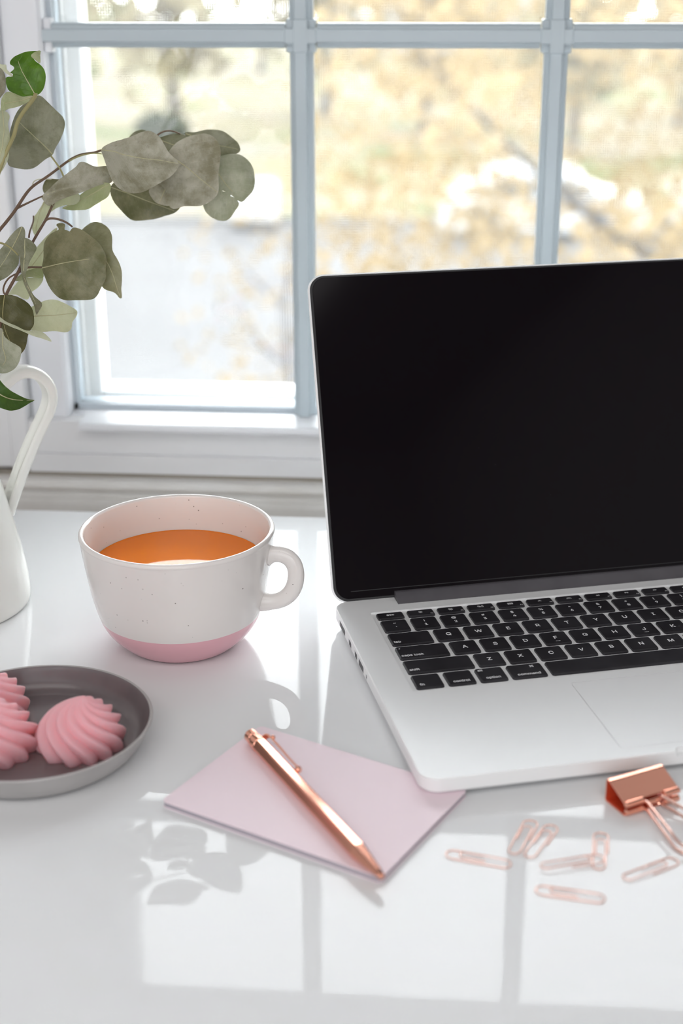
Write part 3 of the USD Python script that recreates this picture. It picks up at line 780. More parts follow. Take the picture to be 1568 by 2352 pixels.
# side x t: going over the top, t = +x, side = +y  ->  y x x = -z, so flip the section
part(jug, 'handle', strap(hp, [(-a, -b) for a, b in hs]), M['jug'], smooth=50)

# ------------------------------------------------------------------ leafy branches in the jug
LEAVES = [
(0,'sage',(-0.2015,0.9435,0.2751),(0.9526,0.3013,-0.0420),(-0.0839,0.3928,0.9158),0.22,-0.01,[(-25.5,7.5),(-18.2,12.6),(-6.6,16.6),(2.3,20),(5.7,20.2),(9.7,18.2),(12.9,14.8),(16,9),(19.5,4.2),(22.7,0.8),(23.3,-1.6),(20.7,-6.4),(16.4,-10.3),(10.8,-13.4),(3.8,-17.2),(-1.7,-19.6),(-7.8,-20.1),(-14.4,-18),(-18.5,-13.6),(-21.2,-7.8),(-23.5,-0.3),(-24.9,4.5)],[(-25.5,7.5),(-16.5,7.3),(-6.5,5.3),(4.9,3.4),(14.9,1.6),(22.8,-0.9)]),
(0,'sage',(-0.1723,0.9630,0.2660),(0.9988,0.0093,0.0481),(-0.0488,0.2729,0.9608),0.18,-0.01,[(-14.9,14.3),(-9,19.8),(-1.2,23.5),(7.2,25.1),(12.8,24.6),(17.5,21.7),(20.1,17.2),(20.5,12.4),(19.4,5.7),(18.2,-1.7),(18.1,-9.9),(16.1,-15.2),(9.7,-19.7),(4,-20.9),(-5.1,-20.7),(-8.6,-21.9),(-12.1,-22.2),(-14.5,-19.8),(-16.1,-14.6),(-17.1,-9.1),(-21.9,-4.2),(-23.7,4.1),(-19.9,10.7)],[(-14.9,13.9),(-10.1,10.3),(-3.3,5.3),(2.7,-0.1),(8.8,-5.4),(17.3,-12.2)]),
(0,'sage_light',(-0.1488,0.9730,0.2550),(0.9364,0.3476,-0.0492),(-0.0358,0.2338,0.9716),0.12,0.01,[(-10.3,20.3),(-1,23.5),(6.9,23.9),(11.8,21.6),(15.9,16.5),(17.5,9.6),(17,2.7),(15.4,-0.7),(11.8,-4.2),(7.6,-7.6),(1.7,-3.9),(-6,-0.1),(1,-4.3),(6,-8.7),(2.9,-13.8),(-0.1,-18),(-3.7,-19.7),(-9.4,-18.7),(-14.3,-15.9),(-17,-12.5),(-18.3,-7.7),(-18.6,3.2),(-16.1,14.1)],[(-11.1,17.6),(-6.4,8.8),(-2.3,3.3),(1.8,-0.8)]),
(0,'green_grey',(-0.1611,0.9924,0.2834),(0.9715,0.2327,-0.0461),(-0.0847,0.5217,0.8489),0.1,-0.01,[(-20.3,4.1),(-16,5.2),(-11.1,6.2),(-5.4,8.1),(0.3,8.5),(5.9,7.1),(10,3.8),(14.1,-0.2),(15.8,-3.2),(16.2,-7),(11.7,-10.1),(4.6,-11.4),(-9.4,-8.8),(-16.2,-2.2)],[(-19.6,3.7),(-9.1,1),(1.4,-1.7),(14.7,-5.9)]),
(0,'green_grey',(-0.1856,0.9804,0.2840),(0.9965,0.0602,0.0587),(-0.0784,0.4141,0.9068),0.12,0.008,[(-11.5,4.1),(-5.1,6.2),(1.3,6.6),(5.5,5.5),(9.2,2.6),(10.3,-4.4),(4.1,-11.1),(-4.9,-7.7),(-8.9,-1.8)],[(-10.8,3.7),(-3.9,0.1),(3,-3.2),(9.2,-6.4)]),
(0,'green_grey',(-0.2092,0.9847,0.2865),(0.9782,0.2078,0.0000),(-0.0934,0.4399,0.8932),0.1,0.008,[(-9,-0.6),(-5.6,3.7),(-2,6),(1.5,6.5),(4.9,5),(8.6,2),(8.5,-6),(0.7,-10.2),(-7.5,-6.4)],[(8.6,1.6),(2.5,-1.5),(-7.4,-4.9)]),
(0,'sage',(-0.1918,0.9609,0.2537),(0.9318,0.3630,0.0037),(0.0041,-0.0207,0.9998),0.15,0.012,[(-8.9,2.7),(-7.4,-1.8),(-4.8,-5.1),(-0.6,-7),(4.6,-7.4),(9.4,-2.7),(9.8,5.6),(2.9,8.6),(-4.9,7)],[(4.3,7.9),(0.5,1.9),(-2.7,-5.5)]),
(0,'olive',(-0.2095,0.9678,0.2483),(0.9553,0.2955,0.0091),(0.0221,-0.1021,0.9945),0.12,-0.01,[(-18.8,7.8),(-18,4.3),(-16.5,0.7),(-13.3,-3.7),(-8.7,-9),(-4.6,-12),(1.7,-12.7),(10.2,-11.7),(16.6,-9.9),(23.4,-7.7),(27.5,-1.4),(22.3,9.5),(7.2,15.8),(-10,16.5),(-17.8,12.7)],[(-17.9,11.3),(-5.8,5.1),(7.8,-1.2),(22.7,-6.9)]),
(2,'vivid',(-0.2590,0.8930,0.3358),(0.9976,0.0282,0.0638),(-0.0687,0.2368,0.9691),0.15,0.02,[(-11.7,-5),(-11.4,-2.5),(-8.8,-2),(-7.1,-2),(-6.6,-0.6),(-8.2,0.3),(-5.9,2.1),(-6,3.8),(-7.8,5),(-8.3,6.8),(-5.2,10.1),(0.2,12.2),(6,12.6),(10.4,12.2),(7.5,11.3),(5.8,9.4),(6.8,6.8),(9,4.9),(11.5,2.5),(12.8,-0.5),(12.6,-5),(11.1,-8.9),(8.2,-12.3),(5.5,-13.6),(1.2,-14.1),(-3.4,-13.5),(-7.5,-11.3),(-11,-9.1)],[(5.7,-13.9),(2.4,-6.4),(-1.2,0.9),(-3.3,7)]),
(2,'pale_green',(-0.2498,0.8921,0.3452),(0.7620,0.6398,-0.1002),(-0.0639,0.2282,0.9715),0.1,0.01,[(-3.5,0.1),(-1.5,2.1),(1.6,3.3),(2.3,3.2),(2.1,-0.5),(1.7,-4.1),(-0.3,-2.7),(-2.4,-1.4)],[]),
(2,'pale',(-0.2646,0.8633,0.3006),(0.6825,0.7286,-0.0576),(-0.0337,0.1101,0.9934),0.15,0.02,[(-6.1,12.6),(-2,14),(1.6,15.5),(5.6,16.3),(8.9,14.3),(7.7,11.4),(4.9,8),(3.7,2.7),(1.9,-4.7),(0.6,-12),(-1.7,-18.4),(-4.5,-23.2),(-9.5,-27.9),(-11.1,-9.2)],[(5.6,16.1),(0.6,5.2),(-2.7,-4.5),(-6.4,-19.2)]),
(2,'sage',(-0.2689,0.8783,0.3321),(0.6159,0.7865,-0.0455),(-0.0232,0.0759,0.9968),0.1,0.01,[(-4.3,9.9),(-0.2,8.9),(2,6.4),(3.4,2.5),(3.3,-1.4),(2.6,-5.3),(-0.2,-9.1),(-6.6,-11.9)],[]),
(2,'pale',(-0.2655,0.8760,0.3390),(0.9570,0.2900,0.0000),(-0.0209,0.0691,0.9974),0.1,0.01,[(-4.1,4.2),(-1.7,2.7),(1.2,2.2),(1.5,-0.2),(3.3,-2.2),(4.6,-4.3),(2.4,-3.6),(-0.6,-1.2),(-2.2,0.6),(-4.3,1.8)],[]),
(2,'pale_green',(-0.2631,0.8814,0.3201),(0.8971,0.4377,-0.0602),(-0.0992,0.3323,0.9380),0.15,0.012,[(-6.9,1.5),(-4.6,4.6),(-2,5.4),(2.4,3.7),(6.9,3.1),(11.8,3.6),(9.8,0.9),(4.5,-2.3),(-0.7,-4),(-5.4,-5.6),(-7.9,-8.2),(-7.7,-2.6)],[(11.8,3.4),(3.1,0.2),(-5.1,-1.5)]),
(1,'green_grey',(-0.2693,0.9406,0.2918),(0.8337,0.5433,-0.0986),(-0.0879,0.3068,0.9477),0.2,-0.012,[(2.2,25),(4.4,24),(9.2,19.9),(15.1,14.7),(17.7,11.6),(18.6,8.3),(17.6,3.3),(14.8,-2.8),(11.7,-7.9),(10.3,-11),(6,-13.6),(-0.1,-18.1),(-5.4,-21),(-12.7,-22.1),(-17.7,-21.4),(-21.2,-20.4),(-20.3,-11.7),(-17.7,-0.8),(-14.9,7.4),(-10.9,15.7),(-4.8,21.4)],[(10.3,-10.7),(7.9,-7.5),(5.6,-4.3),(-0.7,2),(-8.1,7.7),(-11.8,10.8)]),
(0,'sage',(-0.2404,0.9298,0.2663),(0.9117,0.4080,-0.0485),(-0.0700,0.2706,0.9601),0.6,0.014,[(-22.2,-8.8),(-18.7,-5.2),(-14,-0.9),(-8.3,3.4),(-3.7,6.6),(-0.3,9.3),(0.9,10.9),(3.7,11.6),(6.4,10.9),(10.7,9.3),(14.6,9.1),(20.7,9.7),(22.8,7.2),(23.9,2.8),(23.7,0.6),(16.7,-1.5),(8.1,-4.8),(-0.3,-8),(-8.7,-10.6),(-14.3,-13),(-18.2,-14.8),(-20.3,-13.2),(-21.6,-10.2)],[(-22.2,-8.9),(-15.5,-6.3),(-8.3,-4.2),(5.6,-1.8),(13.9,-0.7),(23.4,0.6)]),
(1,'olive',(-0.2620,0.9469,0.2612),(0.9638,0.2666,0.0000),(-0.0839,0.3032,0.9492),0.1,0.01,[(-5.8,-1.8),(-4.7,1.5),(-2.9,3.7),(0.4,4.1),(4.8,3.7),(8,2.8),(5.4,-3.2),(-0.3,-5.8),(-4.7,-5.1)],[]),
(0,'pale_green',(-0.2381,0.9384,0.2532),(0.9446,0.3279,0.0167),(0.0472,-0.1862,0.9814),0.12,-0.008,[(-15.4,-3.5),(-11.2,-1.7),(-7.2,1.5),(-3.1,4.1),(0.9,6.8),(16,10.7),(16.2,5.8),(14.4,1.9),(10.9,-0.8),(5.8,-3.4),(0.7,-5.6),(-4.3,-6.1),(-9.8,-5.6),(-13.6,-4.4)],[(15.7,9.9),(6.3,4.7),(-5.1,-0.4),(-14.6,-3.5)]),
(0,'pale',(-0.2493,0.9300,0.2524),(0.9397,0.3421,0.0015),(0.0044,-0.0165,0.9999),0.1,0.008,[(-9.1,-1.1),(-5.7,1.4),(1.6,4.1),(8.5,6),(9.7,3.2),(8.1,-0),(5,-1.4),(1.2,-1.3),(-3.2,-2.1),(-6.6,-3.4),(-9.4,-5.2)],[]),
(1,'pale',(-0.2646,0.9265,0.2437),(0.9681,-0.2363,0.0827),(-0.0454,0.1590,0.9862),0.25,0.01,[(3.3,11.1),(7.1,8.5),(9.8,7.6),(7.3,4.2),(4.5,0.5),(1.1,-3.2),(-1.7,-6.3),(-4.5,-9.5),(-6.3,-11.7),(-7.3,-8.9),(-6.6,-3.5),(-5.6,-0.3),(-2.1,3.4),(0.8,7.7)],[(3.3,11.1),(-0.2,3.4),(-6.2,-11.1)]),
(1,'olive',(-0.2404,0.9031,0.2241),(0.9343,0.3563,-0.0109),(-0.0268,0.1005,0.9946),0.08,-0.01,[(-19.1,-6.3),(-18,-1.1),(-17.5,5),(-16.6,9.3),(-14.1,13.1),(-10.7,15.4),(-7.3,16.9),(-7.7,18.3),(-8.6,20.2),(-3.3,20),(-3.7,16.7),(-1.8,16.1),(-0.6,15.2),(0.4,16.6),(2.1,17.7),(4.9,17.1),(8.1,15.4),(12.3,11.9),(16,8.7),(18.6,5),(20.6,0.5),(21.2,-4.6),(20.4,-9.6),(20.2,-14.1),(17.6,-19),(14.4,-24.5),(11.4,-27.1),(7.5,-27.7),(0.7,-27.5),(-6.5,-27),(-10.8,-24.8),(-13.9,-21.3),(-16.3,-16.7),(-18.1,-11)],[(-19.1,-6.3),(-12.7,-5.5),(-6,-4.4),(2.4,-3.4),(10.8,-2.5)]),
(1,'olive_light',(-0.2224,0.9141,0.2221),(0.9897,-0.0450,0.1355),(-0.1037,0.4262,0.8987),0.12,0.016,[(-17.6,20.1),(-14.1,23.4),(-10.1,25.3),(-6,24.8),(-1.4,22.5),(2.6,19.1),(5,14.8),(5.8,10),(5.7,3.7),(7.8,-1.7),(9.5,-6.5),(9.9,-10.6),(8.9,-16.2),(7.6,-21.3),(6.2,-25.7),(5.1,-25.6),(4,-23.7),(1.8,-21.8),(-3.4,-19.5),(-5.7,-9.4),(-8.4,5.3),(-13.8,14.1)],[(-17,20),(-6.4,8),(1.7,-4.5),(5.7,-24.5)]),
(1,'green_grey',(-0.2749,0.8913,0.2273),(0.9964,0.0467,0.0705),(-0.0802,0.2602,0.9622),0.15,-0.01,[(-11.5,-0.3),(-7.3,2.7),(-3.6,6.3),(0.7,10.9),(4.3,13.7),(9,15.6),(10.5,14.1),(10.3,9.8),(7.5,5),(4.6,0.8),(4.1,-5.7),(1.2,-9.9),(-2.5,-13.5),(-5.5,-15.5),(-9,-17),(-13,-17.3)],[(9,15.3),(1.9,5.4),(-4.4,-3),(-10.8,-11.3)]),
(1,'green_grey',(-0.2607,0.8787,0.2187),(0.8055,0.5886,-0.0682),(-0.0567,0.1912,0.9799),0.3,0.012,[(-6.6,16.7),(-5.5,18.8),(-3.1,20.6),(-0.2,20.8),(2.5,19.6),(4.6,17.1),(5.5,14.7),(3.5,11),(0.3,6.8),(-1.8,2.5),(-3,-1.8),(-1.7,-6.7),(1.1,-12.3),(4.1,-16.2),(7.3,-19.1),(8.2,-21.4),(6.9,-24.6),(6.1,-26.8),(3.6,-22.2),(0.7,-16.1),(-2.3,-10.5),(-4.6,-4.4),(-5.6,1),(-6,5.9),(-6.5,10.8),(-6.9,14)],[(-0.3,19.7),(-3.5,5.8),(-3.5,-3.9),(2.4,-16.2),(6.3,-26.2)]),
(1,'pale',(-0.2647,0.9213,0.2224),(0.9611,0.2761,-0.0000),(-0.0517,0.1801,0.9823),0.1,0.01,[(10.9,15),(6.2,11.9),(2,8.1),(-1.1,4.9),(-3.5,2.2),(-6.8,-3.9),(-9.4,-8.9),(-10.2,-11.6),(-4.7,-13),(2.1,-12.2),(5.2,-1),(9.3,8.4)],[(10.9,14.8),(3.3,3.6),(-9,-11.1)]),
(1,'pale',(-0.2497,0.8905,0.1880),(0.9014,0.4328,-0.0098),(-0.0152,0.0541,0.9984),0.1,0.01,[(-15.4,5.6),(-12.2,7.8),(-9.3,9),(-4.8,10.4),(-0.3,10.6),(3.6,9.2),(9,6),(12.7,3.4),(14.1,1.6),(12.9,-1.7),(10.2,-4.9),(9.6,-8.3),(7.8,-10.4),(4.9,-10.8),(-1.2,-9.4),(-7.9,-9.4),(-15.6,-7.9),(-17.3,-1)],[(-16.6,0.6),(-4.4,0.8),(13.1,1.1)]),
(1,'dark_olive',(-0.2657,0.8618,0.1897),(0.8914,0.4515,-0.0404),(-0.0685,0.2221,0.9726),0.08,0.008,[(-13.5,16.6),(-9.4,18),(-5.6,18.1),(-1.4,17.6),(2.8,15.8),(6.4,13.5),(8.9,10.7),(10,7.4),(9.9,1.9),(9.3,-1.3),(7.8,-3.4),(5.9,-6.6),(4.6,-11.4),(2.9,-16.2),(0.5,-18.8),(-1.2,-20.3),(-3.3,-18.5),(-7.2,-12.9),(-11.5,-7.2),(-15.3,-3.7)],[(-6.2,17.9),(-8.7,7.2),(-8,-3.1),(-1.2,-19.7)]),
(1,'pale',(-0.2593,0.8535,0.1885),(0.9568,0.2907,0.0000),(-0.1611,0.5303,0.8324),0.15,0.008,[(-14.9,9.8),(-11,6),(-5.9,3.2),(1.2,-0.8),(6.5,-0.9),(10.7,-2.3),(13.6,-5),(15.5,-8),(11.4,-6.7),(7.2,-5.4),(2.6,-3.4),(-1.5,-1),(-8.1,2.2),(-12.1,4.7),(-15.1,7.5)],[]),
(1,'sage_light',(-0.2628,0.8269,0.1794),(0.7584,0.6061,-0.2399),(-0.1720,0.5411,0.8232),0.15,-0.012,[(-7.9,13.1),(-3.5,15.1),(-2.1,12),(1.5,8.4),(5.3,6.2),(7.5,3.9),(7.5,1.1),(6.4,-3.5),(4.1,-7.6),(0.4,-10.7),(-3.1,-12.4),(-5.9,-12.9),(-10,-12.2)],[(-2.8,13.6),(-2.9,8),(-2.7,3.5),(-1.7,-2.6),(-4.3,-7.3)]),
(2,'vivid_dark',(-0.2576,0.8136,0.1575),(0.7946,0.6035,-0.0664),(-0.0586,0.1850,0.9810),0.2,0.012,[(-10.7,14),(-6.9,11.1),(-5,8.3),(-2.5,5.2),(1.1,2.5),(6.3,-0.6),(11.1,-2.4),(14.3,-3.2),(10.4,-4.7),(5.2,-6.9),(1.2,-7.8),(-3.1,-7.6),(-8.4,-5.5),(-12.2,-2.6)],[(-11.5,5.2),(-4.6,0.4),(2.9,-1.9),(13.8,-3.2)]),
(1,'pale',(-0.2722,0.9048,0.2027),(0.9920,0.1211,0.0364),(-0.0604,0.2008,0.9778),0.1,0.01,[(-11.4,-4.3),(-7.6,0.8),(-4.5,4),(-0.3,6.6),(3.6,6.2),(11.4,6.2),(10,2.2),(6.4,-1.2),(3.1,-3.6),(0.8,-7.4),(-3.6,-5.6),(-8,-3.9)],[]),
(1,'pale_green',(-0.2674,0.9022,0.2112),(0.9588,0.2842,-0.0000),(-0.1491,0.5031,0.8512),0.1,0.006,[(-9.7,-2.5),(-5.6,1.2),(-0.5,3.7),(7.3,4.1),(8.2,0.8),(7.7,-1.7),(1.9,-1.3),(-2.5,-1.3),(-6.8,-3)],[]),
]
STEMS = [
(0,'stem',0.0011,0.0006,[(-0.2904,0.8916,0.2314),(-0.2826,0.9016,0.2422),(-0.2757,0.9110,0.2518),(-0.2693,0.9208,0.2621),(-0.2627,0.9305,0.2672),(-0.2543,0.9387,0.2732),(-0.2488,0.9448,0.2773),(-0.2416,0.9507,0.2804),(-0.2338,0.9538,0.2814),(-0.2267,0.9604,0.2836),(-0.2145,0.9707,0.2863),(-0.2043,0.9767,0.2862),(-0.1937,0.9808,0.2841)]),
(0,'stem',0.0008,0.0005,[(-0.2757,0.9110,0.2518),(-0.2696,0.9178,0.2545),(-0.2618,0.9248,0.2578)]),
(0,'stem_light',0.0006,0.0004,[(-0.2486,0.9437,0.2769),(-0.2411,0.9486,0.2801),(-0.2342,0.9506,0.2811),(-0.2289,0.9518,0.2807)]),
(1,'stem_light',0.0006,0.0006,[(-0.2584,0.9373,0.2812),(-0.2547,0.9367,0.2762),(-0.2521,0.9363,0.2719),(-0.2508,0.9367,0.2675)]),
(0,'stem_pale',0.0004,0.0004,[(-0.2677,0.9236,0.2639),(-0.2678,0.9266,0.2661),(-0.2668,0.9331,0.2668),(-0.2651,0.9432,0.2656),(-0.2620,0.9483,0.2646)]),
(0,'stem',0.0006,0.0004,[(-0.1987,0.9780,0.2884),(-0.1960,0.9789,0.2904),(-0.1933,0.9796,0.2917),(-0.1891,0.9802,0.2923),(-0.1856,0.9802,0.2916),(-0.1832,0.9820,0.2903),(-0.1804,0.9896,0.2881)]),
(1,'stem',0.0012,0.0006,[(-0.2765,0.8456,0.1767),(-0.2752,0.8563,0.1907),(-0.2748,0.8646,0.1986),(-0.2763,0.8770,0.2041),(-0.2735,0.8852,0.2113),(-0.2708,0.8932,0.2181),(-0.2648,0.9067,0.2329),(-0.2592,0.9164,0.2436),(-0.2568,0.9246,0.2507),(-0.2544,0.9299,0.2560),(-0.2515,0.9463,0.2575),(-0.2356,0.9560,0.2659),(-0.2317,0.9623,0.2679)]),
(1,'stem',0.0008,0.0006,[(-0.2592,0.9163,0.2433),(-0.2567,0.9150,0.2449),(-0.2534,0.9144,0.2453),(-0.2472,0.9125,0.2444),(-0.2407,0.9115,0.2406)]),
(1,'stem',0.0007,0.0006,[(-0.2710,0.8926,0.2165),(-0.2666,0.8945,0.2179),(-0.2622,0.8968,0.2177),(-0.2588,0.8990,0.2173)]),
(1,'stem_light',0.0007,0.0005,[(-0.2812,0.8789,0.2368),(-0.2786,0.8808,0.2359),(-0.2747,0.8824,0.2340),(-0.2708,0.8817,0.2312),(-0.2681,0.8818,0.2282)]),
(1,'stem',0.0006,0.0005,[(-0.2763,0.8770,0.2041),(-0.2786,0.8795,0.2058),(-0.2790,0.8826,0.2085),(-0.2772,0.8863,0.2122),(-0.2740,0.8894,0.2143),(-0.2704,0.8923,0.2158)]),
(1,'stem',0.0006,0.0005,[(-0.2662,0.9013,0.2355),(-0.2669,0.9078,0.2389),(-0.2680,0.9180,0.2413),(-0.2696,0.9264,0.2446)]),
(2,'stem_light',0.0013,0.0011,[(-0.2503,0.8839,0.3240),(-0.2508,0.8820,0.3220),(-0.2534,0.8782,0.3181),(-0.2558,0.8746,0.3145),(-0.2581,0.8706,0.3100),(-0.2590,0.8680,0.3063),(-0.2601,0.8663,0.3021),(-0.2614,0.8626,0.2981),(-0.2649,0.8617,0.2912),(-0.2705,0.8588,0.2766),(-0.2716,0.8533,0.2573),(-0.2686,0.8185,0.1722)]),
(1,'stem',0.0006,0.0005,[(-0.2729,0.8325,0.1824),(-0.2684,0.8325,0.1869),(-0.2668,0.8313,0.1915)]),
]

def cr(pts, n, closed=True):
    """centripetal spline through pts"""
    p = np.asarray(pts, float)
    if closed:
        p = np.vstack([p, p[:1]])
    d = np.r_[0, np.cumsum(np.linalg.norm(np.diff(p, axis=0), axis=1) ** 0.6 + 1e-9)]
    return CubicSpline(d, p, bc_type='periodic' if closed else 'natural')(np.linspace(0, d[-1], n + closed))[:n]

def leaf(out, mid, crease, curl, seed):
    """leaf blade in its own plane, millimetres in, metres out: (mesh, midrib mesh or None)"""
    o = cr(out, max(56, 3 * len(out)))
    poly = Polygon(o).buffer(0)
    if poly.geom_type != 'Polygon':
        poly = max(poly.geoms, key=lambda q: q.area)
    o = np.array(poly.exterior.coords)[:-1]
    x0, y0, x1, y1 = poly.bounds
    st = 1.7
    gx, gy = np.meshgrid(np.arange(x0, x1, st), np.arange(y0, y1, st * .87))
    gx[1::2] += st / 2
    inner = poly.buffer(-.9)
    keep = contains_xy(inner, gx, gy)
    p = np.vstack([o, np.stack([gx[keep], gy[keep]], 1)])
    t = Delaunay(p).simplices
    c = p[t].mean(1)
    t = t[contains_xy(poly.buffer(.02), c[:, 0], c[:, 1])]
    a = p[t]
    ar = (a[:, 1, 0] - a[:, 0, 0]) * (a[:, 2, 1] - a[:, 0, 1]) - (a[:, 1, 1] - a[:, 0, 1]) * (a[:, 2, 0] - a[:, 0, 0])
    t = np.where((ar < 0)[:, None], t[:, ::-1], t)[np.abs(ar) > 1e-6]
    ml = cr(mid, 40, False) if len(mid) > 1 else None
    cen = p.mean(0)
    def height(q):
        h = -curl * ((q - cen) ** 2).sum(1)
        if ml is not None:
            d = np.sqrt(((q[:, None] - ml[None]) ** 2).sum(2)).min(1)
            h = h + crease * 1.0 * d * np.exp(-d / 18) * 1.5
        h = h + 2.6 * (meshkit.fbm(np.c_[q / 11.0, np.full(len(q), seed * 3.7)], 3, seed) - .5) * 2
        return h
    h = height(p)
    th = .16
    v = np.vstack([np.c_[p, h + th], np.c_[p, h - th]]) / 1000
    n = len(p)
    e = np.vstack([t[:, [0, 1]], t[:, [1, 2]], t[:, [2, 0]]])
    s = set(map(tuple, e))
    be = np.array([q for q in s if (q[1], q[0]) not in s])
    f = np.vstack([t, t[:, ::-1] + n, np.stack([be[:, 1], be[:, 0], be[:, 0] + n], 1), np.stack([be[:, 1], be[:, 0] + n, be[:, 1] + n], 1)])
    blade = trimesh.Trimesh(v, f, process=False)
    ax = ml if ml is not None else np.linspace(o[np.argmin(o @ [1, .3])], o[np.argmax(o @ [1, .3])], 30)
    dd = ((p[:, None] - ax[None]) ** 2).sum(2)
    ni = dd.argmin(1)
    al = np.r_[0, np.cumsum(np.linalg.norm(np.diff(ax, axis=0), axis=1))]
    st = np.stack([al[ni], np.sqrt(dd.min(1))], 1)
    tg = np.gradient(ax, axis=0)
    tg /= np.linalg.norm(tg, axis=1, keepdims=True)
    st[:, 0] += ((p - ax[ni]) * tg[ni]).sum(1)
    st = np.vstack([st, st])
    rib = None
    if ml is not None:
        inside = contains_xy(poly.buffer(.3), ml[:, 0], ml[:, 1])
        ml = ml[inside]
        if len(ml) > 8:
            pth = np.c_[ml, height(ml) + .30] / 1000
            rib = sweep(pth, np.linspace(.00036, .00016, len(pth)), 6)
    return blade, rib, st

branches = [
    thing('eucalyptus_branch', 'dried grey green eucalyptus branch reaching right across the window', 'branch'),
    thing('eucalyptus_branch', 'olive eucalyptus branch with hanging round leaves above the jug handle', 'branch'),
    thing('green_sprig', 'bright green leafy sprig at the left picture edge', 'branch')]
for i, (br, mt, A, ex, ey, crease, curl, out, mid) in enumerate(LEAVES):
    blade, rib, st = leaf(out, mid, crease, curl, i + 1)
    T = np.eye(4)
    T[:3, 0], T[:3, 1], T[:3, 2], T[:3, 3] = ex, ey, np.cross(ex, ey), A
    pp = str(branches[br].GetPath())
    bl = moved(blade, M=T)
    lf = usdkit.mesh(stage, pp + '/' + numbered(pp, 'leaf'), (bl.vertices, bl.faces), M[mt], True, uv=st)
    if rib is not None:
        part(lf, 'midrib', moved(rib, M=T), M['vein'] if mt not in ('dark_olive',) else M['stem_light'], smooth=True)
for br, col, r0, r1, pts in STEMS:
    p = smooth_path(pts, 12 * len(pts))
    part(branches[br], 'stem', sweep(p, np.linspace(r0, r1, len(p)), 8), M[col], smooth=True)

# ------------------------------------------------------------------ outside, seen from an upper floor
GZ = -5.6
def ground(name, x0, x1, y0, y1, z, mat_, label=None):
    return struct(name, bx(x0, x1, y0, y1, z - .3, z), mat_, label)
M['asphalt'] = pbr('pale_asphalt', (0.078, 0.077, 0.078), 0.8, vary=(0.088, 0.087, 0.088), scale=.35, specular_ior_level=.05)
M['concrete'] = pbr('pale_concrete', (0.115, 0.113, 0.111), 0.8, specular_ior_level=.05)
M['lawn'] = mat('lawn_with_fallen_leaves', {'g': ('geometry', {}), 'n': ('noise_texture', {'scale': .22, 'detail': 5.0, 'roughness': .6}), 'n2': ('noise_texture', {'scale': 1.6, 'detail': 3.0}),
    'a': ('rgb_ramp', {'ramp': [(.30, (.035, .045, .018)), (.38, (.052, .075, .022)), (.46, (.125, .103, .066)), (.54, (.165, .138, .108)), (.62, (.110, .094, .080)), (.72, (.165, .155, .145))]}),
    'b': ('rgb_ramp', {'ramp': [(.42, (0.054, 0.075, 0.025)), (.58, (0.15, 0.12, 0.085))]}), 'x': ('mix', {'fac': .4}), 'p': ('principled_bsdf', {'roughness': .9, 'specular_ior_level': .1})},
    [('g.position', 'n.vector'), ('g.position', 'n2.vector'), ('n.fac', 'a.fac'), ('n2.fac', 'b.fac'), ('a.color', 'x.color1'), ('b.color', 'x.color2'), ('x.color', 'p.base_color')])
M['bark'] = pbr('tree_bark', (0.045, 0.040, 0.038), 0.9)
def foliage(name, ramp, tr=.35):
    return mat(name, {'g': ('geometry', {}), 'r': ('rgb_ramp', {'ramp': ramp}), 'p': ('principled_bsdf', {'roughness': .6, 'specular_ior_level': .2}), 't': ('translucent_bsdf', {}), 'x': ('mix_closure', {'fac': tr})},
        [('g.random_per_island', 'r.fac'), ('r.color', 'p.base_color'), ('r.color', 't.color'), ('p.BSDF', 'x.closure1'), ('t.BSDF', 'x.closure2')], 'x.closure')
M['yellow'] = foliage('yellow_autumn_leaves', [(0, (.23, .170, .085)), (.22, (.235, .200, .140)), (.5, (.24, .222, .185)), (.8, (.24, .235, .22)), (.92, (.20, .145, .105)), (1, (.13, .14, .085))])
M['cream'] = foliage('cream_autumn_leaves', [(0, (.20, .175, .11)), (.35, (.20, .19, .155)), (.65, (.16, .135, .105)), (.85, (.075, .068, .058)), (1, (.11, .13, .06))])
M['limegreen'] = foliage('lime_leaves', [(0, (0.094, 0.113, 0.046)), (.5, (0.133, 0.141, 0.071)), (1, (0.167, 0.152, 0.090))])
M['hedge'] = foliage('dark_hedge_leaves', [(0, (0.028, 0.037, 0.018)), (1, (0.058, 0.069, 0.033))])
M['carwhite'] = pbr('car_paint_white', (0.33, 0.335, 0.34), 0.2)
M['carglass'] = pbr('car_glass', (0.05, 0.06, 0.07), 0.05)
M['tyre'] = pbr('tyre', (0.03, 0.03, 0.03), 0.7)
M['hub'] = pbr('wheel_hub', (0.6, 0.6, 0.62), 0.3, metallic=.8)
M['siding'] = pbr('house_siding', (0.24, 0.235, 0.23), 0.7)
M['roofing'] = pbr('house_roof', (0.33, 0.31, 0.33), 0.8)

ground('street', -70, 70, 12.0, 34.0, GZ, M['asphalt'], 'pale grey street below the window')
ground('near_lawn', -70, 70, 1.6, 12.0, GZ + .12, M['lawn'])
ground('kerb', -70, 70, 34.0, 34.3, GZ + .14, M['concrete'])
ground('far_lawn', -90, 90, 34.3, 130.0, GZ + .13, M['lawn'], 'far lawn strewn with yellow leaves')
struct('house_wall', bx(-8, 8, 1.31, 1.6, GZ - .1, -1.4), M['siding'])

